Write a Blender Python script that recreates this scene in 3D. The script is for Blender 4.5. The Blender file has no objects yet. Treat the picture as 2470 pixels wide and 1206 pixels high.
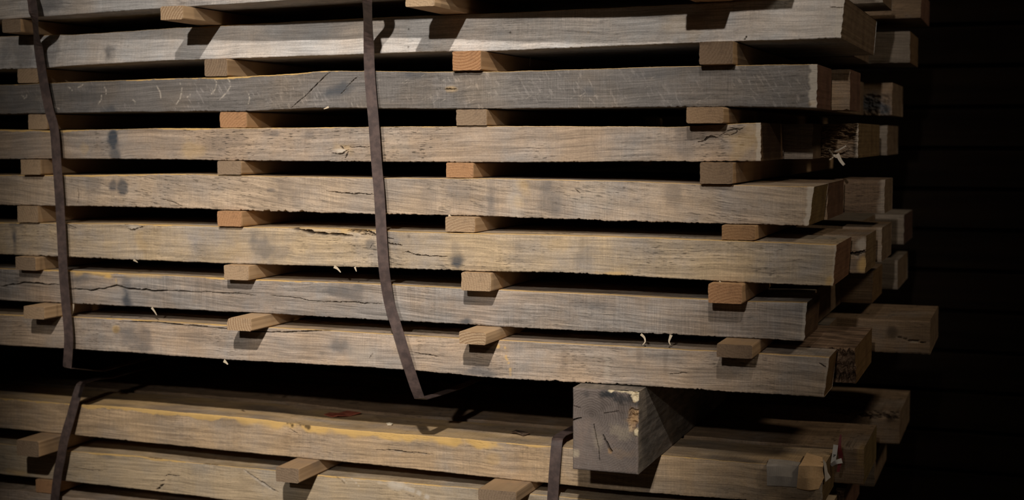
import bpy, math, random
import numpy as np
from mathutils import Vector

# ------------------------------------------------------------------ camera, world, lamps, exposure
SC = bpy.context.scene
COL = SC.collection
W, H, F = 2470.0, 1206.0, 3380.0              # photograph size and focal length in its pixels
EYE = np.array([0.0, 0.0, 0.76])
YAW, PITCH = math.radians(20.2), math.radians(4.584)
cam_d = bpy.data.cameras.new('camera')
cam = bpy.data.objects.new('camera', cam_d)
COL.objects.link(cam)
cam.location = EYE
cam.rotation_euler = (math.pi / 2 - PITCH, 0, YAW)
cam_d.sensor_fit = 'HORIZONTAL'
cam_d.sensor_width = 36.0
cam_d.lens = F / W * 36.0
cam_d.clip_start = 0.05
cam_d.dof.use_dof = True
cam_d.dof.focus_distance = 1.86
cam_d.dof.aperture_fstop = 4.5
SC.camera = cam

world = bpy.data.worlds.new('World')
SC.world = world
world.use_nodes = True
world.node_tree.nodes['Background'].inputs[0].default_value = (1.0, 0.82, 0.62, 1)
world.node_tree.nodes['Background'].inputs[1].default_value = 0.004

SC.view_settings.view_transform = 'Standard'
SC.view_settings.look = 'None'
SC.view_settings.exposure = 0.0
SC.view_settings.gamma = 1.0
SC.view_settings.use_curve_mapping = False
SC.cycles.use_denoising = True


def lamp(name, loc, target, power, col, size, angle, blend):
    d = bpy.data.lights.new(name, 'SPOT')
    d.energy = power
    d.color = col
    d.shadow_soft_size = size
    d.spot_size = math.radians(angle)
    d.spot_blend = blend
    o = bpy.data.objects.new(name, d)
    COL.objects.link(o)
    o.location = loc
    v = Vector(target) - Vector(loc)
    o.rotation_euler = v.to_track_quat('-Z', 'Y').to_euler()
    return o


POOL = (-0.90, 1.77, 0.52)                       # middle of the lit patch on the stack
lamp('hall_lamp', (POOL[0] + 1.30, POOL[1] - 3.7, POOL[2] + 2.6), POOL, 770, (1.0, 0.94, 0.875), 0.045, 15.4, 1.0)
WIDE = (-0.79, 1.77, 0.93)
lamp('far_hall_lamp', (WIDE[0] + 0.9, WIDE[1] - 5.9, WIDE[2] + 1.75), WIDE, 680, (1.0, 0.94, 0.875), 0.06, 15.8, 1.0)
side = bpy.data.lights.new('side_fill', 'POINT')  # weak fill light, added past the cut ends to brighten them
side.energy, side.color, side.shadow_soft_size = 100, (1.0, 0.86, 0.68), 0.25
side_o = bpy.data.objects.new('side_fill', side)
COL.objects.link(side_o)
side_o.location = (2.3, 1.0, 3.3)

# ------------------------------------------------------------------ picture <-> place
sy_, cy_, sp_, cp_ = math.sin(YAW), math.cos(YAW), math.sin(PITCH), math.cos(PITCH)
R_ = np.array([cy_, sy_, 0.0])
F_ = np.array([-sy_ * cp_, cy_ * cp_, -sp_])
U_ = np.cross(R_, F_)


def ray(px, py):
    px, py = np.asarray(px, float), np.asarray(py, float)
    xn, yn = (px - W / 2) / F, (H / 2 - py) / F
    return xn[..., None] * R_ + yn[..., None] * U_ + F_


def P(px, py, Y):
    """point of the place seen at pixel (px, py) on the upright plane y = Y"""
    d = ray(px, py)
    t = np.asarray(Y) / d[..., 1]
    return EYE + d * t[..., None]


def PZ(px, py, z):
    """the same on the level plane of height z"""
    d = ray(px, py)
    t = (z - EYE[2]) / d[..., 2]
    return EYE + d * t[..., None]


def x_at(px, Y, z):
    """x of the point of plane y = Y at height z that is seen in pixel column px"""
    q = np.array([0.0, Y, z]) - EYE
    k = (px - W / 2) / F                          # (q + x e_x) . R = k (q + x e_x) . F
    return (k * (q @ F_) - q @ R_) / (R_[0] - k * F_[0])


# ------------------------------------------------------------------ noise
def _h(n, s):
    n = (np.asarray(n).astype(np.int64) * 374761393 + int(s) * 668265263) & 0x7fffffff
    n = ((n ^ (n >> 13)) * 1274126177) & 0x7fffffff
    return ((n ^ (n >> 16)) & 0xffff) / 65535.0


def n1(x, s=0):
    x = np.asarray(x, float)
    i = np.floor(x)
    f = x - i
    f = f * f * (3 - 2 * f)
    return _h(i, s) * (1 - f) + _h(i + 1, s) * f


def f1(x, s=0, o=4):
    return sum(0.5 ** k * (n1(np.asarray(x) * 2 ** k, s + 17 * k) - 0.5) for k in range(o))


def n2(x, y, s=0):
    x, y = np.asarray(x, float), np.asarray(y, float)
    i, j = np.floor(x), np.floor(y)
    f, g = x - i, y - j
    f, g = f * f * (3 - 2 * f), g * g * (3 - 2 * g)
    h = lambda a, b: _h(a.astype(np.int64) * 7919 + b.astype(np.int64) * 104729, s)
    return (h(i, j) * (1 - f) + h(i + 1, j) * f) * (1 - g) + (h(i, j + 1) * (1 - f) + h(i + 1, j + 1) * f) * g


def f2(x, y, s=0, o=3):
    return sum(0.5 ** k * (n2(np.asarray(x) * 2 ** k, np.asarray(y) * 2 ** k, s + 31 * k) - 0.5) for k in range(o))


def sstep(a, b, x):
    t = np.clip((x - a) / (b - a), 0, 1)
    return t * t * (3 - 2 * t)


# ------------------------------------------------------------------ meshes and tags
def mesh_np(name, verts, faces_list, mats, mat_idx=None, parent=None, origin=None, wear=None, smooth=False):
    """verts (n,3) in place coordinates, faces_list: list of (m,k) int arrays; origin = thing's base"""
    verts = np.asarray(verts, float)
    if origin is None:
        lo, hi = verts.min(0), verts.max(0)
        origin = np.array([(lo[0] + hi[0]) / 2, (lo[1] + hi[1]) / 2, lo[2]])
    me = bpy.data.meshes.new(name)
    me.vertices.add(len(verts))
    me.vertices.foreach_set('co', (verts - origin).astype(np.float32).ravel())
    tot = sum(a.size for a in faces_list)
    npoly = sum(len(a) for a in faces_list)
    me.loops.add(tot)
    me.polygons.add(npoly)
    me.loops.foreach_set('vertex_index', np.concatenate([a.ravel() for a in faces_list]).astype(np.int32))
    starts, k = [], 0
    for a in faces_list:
        starts.append(k + np.arange(len(a)) * a.shape[1])
        k += a.size
    me.polygons.foreach_set('loop_start', np.concatenate(starts).astype(np.int32))
    for m in mats:
        me.materials.append(m)
    if mat_idx is not None:
        me.polygons.foreach_set('material_index', np.concatenate(mat_idx).astype(np.int32))
    me.polygons.foreach_set('use_smooth', np.full(npoly, bool(smooth)))
    if wear is not None:
        at = me.color_attributes.new('wear', 'FLOAT_COLOR', 'POINT')
        at.data.foreach_set('color', np.asarray(wear, np.float32).ravel())
    me.update(calc_edges=True)
    me.validate()
    o = bpy.data.objects.new(name, me)
    COL.objects.link(o)
    o.location = origin
    if parent is not None:
        o.parent = parent
        o.location = origin - np.array(parent.location)
    return o


def tag(o, label, cat, group=None):
    o['label'] = label
    o['category'] = cat
    if group:
        o['group'] = group
    return o


# ------------------------------------------------------------------ materials
class NT:
    def __init__(self, name):
        self.m = bpy.data.materials.new(name)
        self.m.use_nodes = True
        self.t = self.m.node_tree
        self.b = self.t.nodes['Principled BSDF']

    def n(self, typ, **kw):
        x = self.t.nodes.new(typ)
        for k, v in kw.items():
            setattr(x, k, v)
        return x

    def l(self, a, b):
        self.t.links.new(a, b)

    def put(self, sock, v):
        if hasattr(v, 'links') or isinstance(v, bpy.types.NodeSocket):
            self.l(v, sock)
        else:
            sock.default_value = v

    def math(self, op, a, b=0.0, c=0.0, clamp=False):
        x = self.n('ShaderNodeMath', operation=op, use_clamp=clamp)
        self.put(x.inputs[0], a)
        self.put(x.inputs[1], b)
        self.put(x.inputs[2], c)
        return x.outputs[0]

    def vmath(self, op, a, b=(0, 0, 0)):
        x = self.n('ShaderNodeVectorMath', operation=op)
        self.put(x.inputs[0], a)
        if op == 'SCALE':
            self.put(x.inputs['Scale'], b)
        else:
            self.put(x.inputs[1], b)
        return x.outputs[0]

    def noise(self, vec, scale=1.0, detail=3, rough=0.55):
        x = self.n('ShaderNodeTexNoise')
        self.put(x.inputs['Vector'], vec)
        x.inputs['Scale'].default_value = scale
        x.inputs['Detail'].default_value = detail
        x.inputs['Roughness'].default_value = rough
        return x.outputs['Fac']

    def rng(self, v, a, b, c=0.0, d=1.0):
        x = self.n('ShaderNodeMapRange', interpolation_type='SMOOTHSTEP')
        self.put(x.inputs[0], v)
        for i, k in enumerate((a, b, c, d)):
            x.inputs[i + 1].default_value = k
        return x.outputs[0]

    def mix(self, fac, a, b, mode='MIX'):
        x = self.n('ShaderNodeMix', data_type='RGBA', blend_type=mode)
        self.put(x.inputs[0], fac)
        self.put(x.inputs[6], a if not isinstance(a, tuple) else (*a, 1))
        self.put(x.inputs[7], b if not isinstance(b, tuple) else (*b, 1))
        return x.outputs[2]

    def obj_vec(self, loc=(0, 0, 0), rot=(0, 0, 0)):
        tc = self.n('ShaderNodeTexCoord')
        mp = self.n('ShaderNodeMapping')
        mp.inputs['Location'].default_value = loc
        mp.inputs['Rotation'].default_value = rot
        self.l(tc.outputs['Object'], mp.inputs['Vector'])
        return mp.outputs[0]

    def bump(self, h, dist, strength=1.0):
        x = self.n('ShaderNodeBump')
        x.inputs['Strength'].default_value = strength
        x.inputs['Distance'].default_value = dist
        self.l(h, x.inputs['Height'])
        self.l(x.outputs[0], self.b.inputs['Normal'])


WARM, GREY = (0.385, 0.280, 0.192), (0.266, 0.234, 0.206)


def wood(name, seed, warm=WARM, grey=GREY, bias=0.0, grain=0.5, pore=0.5, ang=0.0, saw=0.35, rays=0.0, val=1.0):
    t = NT(name)
    rnd = random.Random(seed)
    loc = (rnd.uniform(-20, 20), rnd.uniform(-20, 20), rnd.uniform(-20, 20))
    v0 = t.obj_vec(loc)
    wob = t.noise(v0, 7.0, 2)
    wobz = t.math('MULTIPLY', t.math('SUBTRACT', wob, 0.5), 0.014)
    cx = t.n('ShaderNodeCombineXYZ')
    t.l(wobz, cx.inputs[2])
    v = t.vmath('ADD', t.obj_vec(loc, (0, ang, 0)), cx.outputs[0])
    g1 = t.noise(t.vmath('MULTIPLY', v, (16, 60, 560)), 1.0, 3, 0.6)
    g2 = t.noise(t.vmath('MULTIPLY', v, (11, 25, 150)), 1.0, 4, 0.6)
    sk = t.noise(t.vmath('MULTIPLY', v0, (420, 420, 620)), 1.0, 2, 0.6)
    bl = t.noise(t.vmath('MULTIPLY', v0, (9, 7, 14)), 1.0, 5, 0.62)
    bd = t.noise(t.vmath('MULTIPLY', v0, (15, 6, 7.0)), 1.0, 5, 0.65)
    sw = t.noise(t.vmath('MULTIPLY', v0, (620, 20, 26)), 1.0, 3, 0.6)
    po = t.rng(t.noise(t.vmath('MULTIPLY', v, (85, 75, 760)), 1.0, 2, 0.5), 0.58, 0.70)
    pom = t.rng(t.noise(t.vmath('MULTIPLY', v0, (9, 9, 14)), 1.0, 2, 0.5), 0.42, 0.62)
    po = t.math('MULTIPLY', po, pom)
    k = t.math('ADD', t.math('MULTIPLY', t.math('SUBTRACT', bl, 0.5), 2.6), t.math('MULTIPLY', t.math('SUBTRACT', bd, 0.5), 1.8))
    k = t.math('ADD', k, 0.45 + bias, clamp=True)
    c = t.mix(k, warm, grey)
    tone = t.math('MULTIPLY', t.math('ADD', t.math('MULTIPLY', t.math('SUBTRACT', g1, 0.5), grain * 3.0), 1.0),
                  t.math('ADD', t.math('MULTIPLY', t.math('SUBTRACT', sw, 0.5), t.math('MULTIPLY', t.rng(t.noise(v0, 9.0, 2), .38, .66, .15, 1.0), saw * 1.9)), 1.0))
    tone = t.math('MULTIPLY', tone, t.math('ADD', t.math('MULTIPLY', t.math('SUBTRACT', g2, 0.5), 0.85), 1.0))
    tone = t.math('MULTIPLY', tone, t.math('ADD', t.math('MULTIPLY', t.math('SUBTRACT', sk, 0.5), 0.55), 1.0))
    tone = t.math('MULTIPLY', tone, t.math('ADD', t.math('MULTIPLY', t.math('SUBTRACT', bd, 0.5), 0.55), 1.0))
    tone = t.math('MULTIPLY', tone, t.math('SUBTRACT', 1.0, t.math('MULTIPLY', po, pore)))
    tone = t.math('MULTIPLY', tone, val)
    if rays:
        vr = t.obj_vec(loc, (0, 0.5, 0))
        ra = t.rng(t.noise(t.vmath('MULTIPLY', vr, (210, 30, 60)), 1.0, 3, 0.6), 0.54, 0.66)
        rm = t.rng(t.noise(t.vmath('MULTIPLY', v0, (12, 5, 20)), 1.0, 2, 0.5), 0.45, 0.6)
        tone = t.math('ADD', tone, t.math('MULTIPLY', t.math('MULTIPLY', ra, rm), rays))
    c = t.mix(1.0, c, t.n('ShaderNodeCombineColor').outputs[0], 'MULTIPLY')
    cc = c.node.inputs[7].links[0].from_node
    for i in range(3):
        t.l(tone, cc.inputs[i])
    at = t.n('ShaderNodeAttribute', attribute_name='wear')
    sx = t.n('ShaderNodeSeparateColor')
    t.l(at.outputs['Color'], sx.inputs[0])
    mod = t.math('ADD', t.math('MULTIPLY', g1, 1.1), 0.45)
    c = t.mix(t.math('MULTIPLY', sx.outputs[0], mod, clamp=True), c, (0.060, 0.066, 0.076))
    fm = t.math('ADD', t.math('MULTIPLY', g2, 0.8), 0.6)
    c = t.mix(t.math('MULTIPLY', sx.outputs[1], fm, clamp=True), c, (0.68, 0.43, 0.15))
    c = t.mix(t.math('MULTIPLY', sx.outputs[2], 1.0, clamp=True), c, (0.045, 0.028, 0.016))
    c = t.mix(at.outputs['Alpha'], c, (0.62, 0.54, 0.44))
    t.l(c, t.b.inputs['Base Color'])
    t.b.inputs['Roughness'].default_value = 0.72
    t.b.inputs['Specular IOR Level'].default_value = 0.25
    hgt = t.math('ADD', t.math('MULTIPLY', g1, 0.7), t.math('MULTIPLY', sw, 0.45))
    hgt = t.math('SUBTRACT', hgt, t.math('MULTIPLY', po, 0.6))
    t.bump(hgt, 0.0009, 0.7)
    return t.m


def end_grain(name, base=(0.21, 0.14, 0.080), dark=(0.085, 0.047, 0.028), period=0.0032, amt=0.5, seed=1.0, pith=None):
    """sawn end across the grain (faces along x): growth rings about a pith, tinted by the object's colour"""
    t = NT(name)
    tc = t.n('ShaderNodeTexCoord')
    oi = t.n('ShaderNodeObjectInfo')
    sp = t.n('ShaderNodeSeparateXYZ')
    t.l(tc.outputs['Object'], sp.inputs[0])
    wob = t.math('MULTIPLY', t.noise(tc.outputs['Object'], 22.0, 3), 0.012)
    y = t.math('ADD', sp.outputs[1], t.math('MULTIPLY', t.math('SUBTRACT', oi.outputs['Random'], 0.5), 0.25))
    z = t.math('ADD', sp.outputs[2], 0.07)
    r = t.math('SQRT', t.math('ADD', t.math('MULTIPLY', y, y), t.math('MULTIPLY', z, z)))
    r = t.math('ADD', r, wob)
    ring = t.math('ADD', t.math('MULTIPLY', t.math('SINE', t.math('MULTIPLY', r, 2 * math.pi / period)), 0.5), 0.5)
    saw = t.noise(t.vmath('MULTIPLY', tc.outputs['Object'], (20, 30, 180)), 1.0, 3)
    bl = t.noise(tc.outputs['Object'], 22.0, 4)
    f = t.math('ADD', t.math('MULTIPLY', ring, amt * 0.4), t.math('MULTIPLY', t.math('SUBTRACT', bl, 0.35), 1.5), clamp=True)
    c = t.mix(f, base, dark)
    c = t.mix(t.math('MULTIPLY', saw, 0.5), c, (0.02, 0.012, 0.008))
    c = t.mix(1.0, c, oi.outputs['Color'], 'MULTIPLY')
    t.l(c, t.b.inputs['Base Color'])
    t.b.inputs['Roughness'].default_value = 0.85
    t.b.inputs['Specular IOR Level'].default_value = 0.15
    t.bump(saw, 0.0006, 0.5)
    return t.m


def stick_end(name, period=0.0038, amt=0.85):
    """sawn end of a spacer stick (faces the aisle, -y): rings in x-z, tinted by the object's colour; alpha = ring contrast"""
    t = NT(name)
    tc = t.n('ShaderNodeTexCoord')
    oi = t.n('ShaderNodeObjectInfo')
    sp = t.n('ShaderNodeSeparateXYZ')
    t.l(tc.outputs['Object'], sp.inputs[0])
    a = t.math('MULTIPLY', oi.outputs['Random'], 6.283)
    x = t.math('ADD', sp.outputs[0], t.math('MULTIPLY', t.math('COSINE', a), 0.045))
    z = t.math('ADD', sp.outputs[2], t.math('MULTIPLY', t.math('SINE', a), 0.05))
    wob = t.math('MULTIPLY', t.noise(tc.outputs['Object'], 40.0, 2), 0.006)
    r = t.math('ADD', t.math('SQRT', t.math('ADD', t.math('MULTIPLY', x, x), t.math('MULTIPLY', z, z))), wob)
    ring = t.math('FRACT', t.math('DIVIDE', r, period))
    ring = t.math('MULTIPLY', ring, ring)
    bl = t.noise(tc.outputs['Object'], 45.0, 3)
    fz = t.noise(tc.outputs['Object'], 420.0, 2)
    c = t.mix(t.math('MULTIPLY', ring, t.math('MULTIPLY', oi.outputs['Alpha'], amt)), (0.50, 0.365, 0.24), (0.20, 0.095, 0.040))
    c = t.mix(t.rng(bl, 0.5, 0.72), c, (0.20, 0.15, 0.11))
    c = t.mix(t.math('MULTIPLY', fz, 0.55), c, (0.16, 0.11, 0.07))
    c = t.mix(1.0, c, oi.outputs['Color'], 'MULTIPLY')
    t.l(c, t.b.inputs['Base Color'])
    t.b.inputs['Roughness'].default_value = 0.85
    t.b.inputs['Specular IOR Level'].default_value = 0.15
    t.bump(t.math('ADD', fz, t.math('MULTIPLY', ring, 0.4)), 0.0011, 0.8)
    return t.m


def stick_side(name):
    t = NT(name)
    v = t.obj_vec()
    g = t.noise(t.vmath('MULTIPLY', v, (160, 5, 160)), 1.0, 3)
    b = t.noise(v, 18.0, 3)
    oi = t.n('ShaderNodeObjectInfo')
    c = t.mix(g, (0.46, 0.26, 0.105), (0.64, 0.41, 0.20))
    c = t.mix(t.rng(b, 0.55, 0.8), c, (0.30, 0.20, 0.12))
    c = t.mix(0.45, c, t.mix(1.0, (0.42, 0.32, 0.23), oi.outputs['Color'], 'MULTIPLY'))
    t.l(c, t.b.inputs['Base Color'])
    t.b.inputs['Roughness'].default_value = 0.75
    t.bump(g, 0.0006, 0.6)
    return t.m


def simple(name, c1, c2, scale=30.0, rough=0.8, stretch=(1, 1, 1), bump=0.0004, metallic=0.0, lo=0.35, hi=0.7):
    t = NT(name)
    v = t.vmath('MULTIPLY', t.obj_vec(), stretch)
    n = t.noise(v, scale, 4, 0.6)
    t.l(t.mix(t.rng(n, lo, hi), c1, c2), t.b.inputs['Base Color'])
    t.b.inputs['Roughness'].default_value = rough
    t.b.inputs['Metallic'].default_value = metallic
    t.b.inputs['Specular IOR Level'].default_value = 0.5 if rough < .65 else 0.08
    t.bump(n, bump, 0.8)
    return t.m


M_END = end_grain('oak_end_grain')
M_RED_END = end_grain('red_heart_end_grain', (0.17, 0.084, 0.050), (0.070, 0.033, 0.020))
M_SIDE = stick_side('pine_stick_side')
M_SEND = stick_end('pine_stick_end')
M_REAR = wood('shaded_grey_oak', 90, warm=(0.30, 0.235, 0.175), val=0.62, pore=0.3, bias=-0.5)  # three rear oaks: own brown tones, darkened further to stand in for shade
M_REARD = wood('shaded_dark_oak', 92, warm=(0.25, 0.155, 0.09), val=0.55, bias=-0.5)
M_REARW = wood('shaded_brown_oak', 91, warm=(0.33, 0.215, 0.125), val=0.62, bias=-0.5)
M_BARK = simple('bark', (0.10, 0.062, 0.040), (0.34, 0.22, 0.14), 60, 0.95, (0.35, 1, 1.6), 0.004)
M_STRAP = simple('rusted_strap_steel', (0.062, 0.042, 0.037), (0.115, 0.076, 0.064), 90, 0.55, (1, 1, 1), 0.0003, 0.0)
M_SPL = simple('fresh_splinter', (0.55, 0.44, 0.30), (0.66, 0.56, 0.42), 80)
M_CHIP = simple('red_bark_chip', (0.30, 0.075, 0.040), (0.46, 0.15, 0.09), 160)
M_CHIPB = simple('brown_bark_chip', (0.06, 0.04, 0.028), (0.13, 0.09, 0.06), 160)
M_CHIPW = simple('pale_wood_chip', (0.60, 0.50, 0.34), (0.7, 0.6, 0.45), 160)
M_CARD = simple('tan_cardboard', (0.78, 0.50, 0.26), (0.86, 0.57, 0.31), 240, 0.85, (1, 1, 1.5))
M_CARDG = simple('grey_cardboard', (0.40, 0.35, 0.30), (0.50, 0.44, 0.38), 60, 0.9)
M_WHITE = simple('white_plastic', (0.62, 0.60, 0.57), (0.72, 0.70, 0.67), 60, 0.5)
M_RED = simple('dark_red_plastic', (0.14, 0.012, 0.014), (0.20, 0.02, 0.02), 60, 0.5)
M_INK = simple('black_ink', (0.02, 0.02, 0.02), (0.03, 0.03, 0.03), 60, 0.8)

# ------------------------------------------------------------------ the setting
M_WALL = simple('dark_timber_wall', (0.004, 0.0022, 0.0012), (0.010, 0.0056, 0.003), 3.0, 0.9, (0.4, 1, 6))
M_FLOOR = simple('dusty_concrete', (0.10, 0.085, 0.07), (0.15, 0.13, 0.11), 6.0, 0.9)


def box(x0, x1, y0, y1, z0, z1):
    v = np.array([(x, y, z) for x in (x0, x1) for y in (y0, y1) for z in (z0, z1)], float)
    f = np.array([(0, 1, 3, 2), (4, 6, 7, 5), (0, 4, 5, 1), (2, 3, 7, 6), (0, 2, 6, 4), (1, 5, 7, 3)])
    return v, f


fl = mesh_np('floor', *(lambda b: (b[0], [b[1]]))(box(-6, 6, -9, 3.0, -0.1, 0.0)), [M_FLOOR])
fl['kind'] = 'structure'
vs, fs, k = [], [], 0
PW = 0.082
zz = 0.0
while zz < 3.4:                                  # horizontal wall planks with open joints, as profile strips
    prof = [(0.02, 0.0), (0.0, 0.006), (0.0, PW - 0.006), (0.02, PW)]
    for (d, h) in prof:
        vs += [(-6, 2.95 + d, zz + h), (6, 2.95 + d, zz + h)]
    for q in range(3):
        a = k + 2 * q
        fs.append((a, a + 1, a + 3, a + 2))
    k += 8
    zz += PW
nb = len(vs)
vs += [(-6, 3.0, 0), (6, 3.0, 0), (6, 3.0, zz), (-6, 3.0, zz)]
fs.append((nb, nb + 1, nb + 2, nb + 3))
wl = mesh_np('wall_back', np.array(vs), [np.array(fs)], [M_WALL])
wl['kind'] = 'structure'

# ------------------------------------------------------------------ boards
Y0 = 1.75
XL = -2.15                                       # the boards run on past the edge of the picture


def poly(pts, Yf):
    p = np.array(pts, float)
    return P(p[:, 0], p[:, 1], Yf(p[:, 0]))


def interp_smooth(x, xs, ys, w=0.02):
    """piecewise linear through (xs, ys), ends carried on in a line, rounded over a width w"""
    def lin(q):
        y = np.interp(q, xs, ys)
        s0 = (ys[1] - ys[0]) / (xs[1] - xs[0])
        s1 = (ys[-1] - ys[-3]) / (xs[-1] - xs[-3]) if len(xs) > 2 else (ys[-1] - ys[-2]) / (xs[-1] - xs[-2])
        y = np.where(q < xs[0], ys[0] + (q - xs[0]) * s0 * 0.3, y)
        return np.where(q > xs[-1], ys[-1] + (q - xs[-1]) * s1 * 0.3, y)
    return sum(lin(x + k * w) for k in (-1, -.5, 0, .5, 1)) / 5


class Row:
    """one course of the stack: its height above the floor along x, from the edges seen in the photograph"""
    def __init__(self, top, bot, dy):
        if isinstance(dy, (int, float)):
            self.yf = lambda px: np.full(np.shape(px), Y0 + dy)
        else:
            d = np.array(dy, float)
            self.yf = lambda px: Y0 + np.interp(px, d[:, 0], d[:, 1])
        self.T, self.B = poly(top, self.yf), poly(bot, self.yf)
        self.ymin = min(self.T[:, 1].min(), self.B[:, 1].min())

    def zt(self, x):
        return interp_smooth(x, self.T[:, 0], self.T[:, 2])

    def zb(self, x):
        return interp_smooth(x, self.B[:, 0], self.B[:, 2])

    def y(self, x):
        return interp_smooth(x, self.T[:, 0], self.T[:, 1], 0.03)


ROWS = {
    'A': Row([(0, -30), (390, -58), (620, -75), (1000, -106), (1500, -140), (1890, -166)],
             [(0, 47), (230, 32), (390, 20), (620, 5), (1000, -22), (1500, -50), (1890, -74)],
             [(0, -.034), (200, -.036), (400, -.052), (600, -.066), (1000, -.076), (1200, -.086), (1500, -.11), (1890, -.115)]),
    'B': Row([(0, 88), (200, 82), (400, 68), (620, 56), (900, 42), (1200, 31), (1500, 17), (1820, 1), (2035, -8)],
             [(0, 167), (110, 164), (200, 157), (400, 146), (620, 139), (900, 130), (1000, 126), (1200, 123), (1500, 110), (1820, 98), (2030, 92)], [(0, .008), (300, .012), (1200, .014), (1700, .004), (2033, -.004)]),
    'C': Row([(0, 205), (200, 197), (400, 190), (600, 184), (720, 177), (790, 170), (830, 172), (900, 171), (1000, 173), (1200, 173), (1400, 167), (1600, 161), (1820, 157), (1972, 155)],
             [(0, 275), (300, 270), (600, 268), (720, 262), (780, 259), (900, 261), (1200, 262), (1500, 259), (1820, 257), (1968, 260)], -0.002),
    'D': Row([(0, 312), (130, 315), (350, 310), (620, 309), (900, 306), (1200, 304), (1500, 305), (1650, 306), (1740, 300), (1835, 296)],
             [(0, 383), (300, 383), (600, 387), (900, 390), (1200, 391), (1400, 391), (1600, 388), (1700, 390), (1835, 388)], 0.0),
    'E': Row([(0, 422), (200, 423), (430, 419), (620, 425), (900, 429), (1200, 431), (1500, 437), (1680, 444), (1960, 450.5)],
             [(0, 494), (200, 497), (400, 501), (600, 508), (900, 516), (1200, 522), (1500, 533), (1820, 541), (1952, 545)], -0.002),
    'F': Row([(0, 537), (160, 539), (300, 540), (600, 548), (760, 550), (900, 555), (1000, 560), (1200, 564), (1500, 572), (1800, 582), (2016, 591)],
             [(0, 613), (300, 626), (600, 637), (900, 645), (1200, 656), (1340, 656), (1500, 665), (1800, 681), (2012, 690)],
             [(0, 0.0), (900, -.006), (1200, -.028), (1600, -.024), (2016, -.02)]),
    'G': Row([(0, 648), (150, 653), (400, 664), (600, 674), (900, 685), (1200, 699), (1500, 713), (1800, 727), (1945, 730)],
             [(0, 724), (300, 738), (550, 752), (600, 753), (900, 771), (1100, 781), (1300, 793), (1600, 806), (1800, 815), (1940, 823)], 0.001),
    'H': Row([(0, 759), (300, 770), (600, 788), (850, 801), (1000, 810), (1200, 821), (1500, 836), (1800, 851.7), (1998, 862.5)],
             [(0, 832), (300, 849), (600, 870), (850, 883), (1000, 893), (1200, 912), (1500, 928), (1800, 946), (1990, 958)], -0.004),
    'I': Row([(0, 960), (160, 974), (300, 982), (450, 996), (600, 1008), (750, 1027), (900, 1042), (1100, 1057), (1200, 1066), (1354, 1079), (1589, 1097), (1820, 1118), (1985, 1128)],
             [(0, 1032), (160, 1047), (300, 1062), (600, 1092), (900, 1121), (1200, 1153), (1500, 1184), (1820, 1208), (1985, 1222)], 0.085),
    'J': Row([(0, 1070), (165, 1089), (300, 1097), (450, 1115), (600, 1129), (760, 1145), (900, 1157), (1150, 1179), (1500, 1213), (1985, 1257)],
             [(0, 1143), (300, 1176), (500, 1200), (600, 1212), (900, 1245), (1300, 1290), (1985, 1350)], 0.085),
    'K': Row([(0, 1179), (80, 1187), (160, 1198), (350, 1219), (700, 1255), (1985, 1395)],
             [(0, 1250), (80, 1258), (160, 1268), (350, 1290), (700, 1328), (1985, 1478)], 0.08),
}


def seg_dist(x, z, pts):
    """distance of every (x,z) to a polyline and the run along it (0..1)"""
    best = np.full(x.shape, 1e9)
    run = np.zeros(x.shape)
    L = np.r_[0, np.cumsum(np.hypot(*np.diff(pts, axis=0).T))]
    for i in range(len(pts) - 1):
        a, b = pts[i], pts[i + 1]
        d = b - a
        q = np.clip(((x - a[0]) * d[0] + (z - a[1]) * d[1]) / max(d @ d, 1e-12), 0, 1)
        r = np.hypot(x - a[0] - q * d[0], z - a[1] - q * d[1])
        m = r < best
        best = np.where(m, r, best)
        run = np.where(m, (L[i] + q * (L[i + 1] - L[i])) / L[-1], run)
    return best, run


MM = 0.00057                                     # one photo pixel on the stack's face, metres


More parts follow.
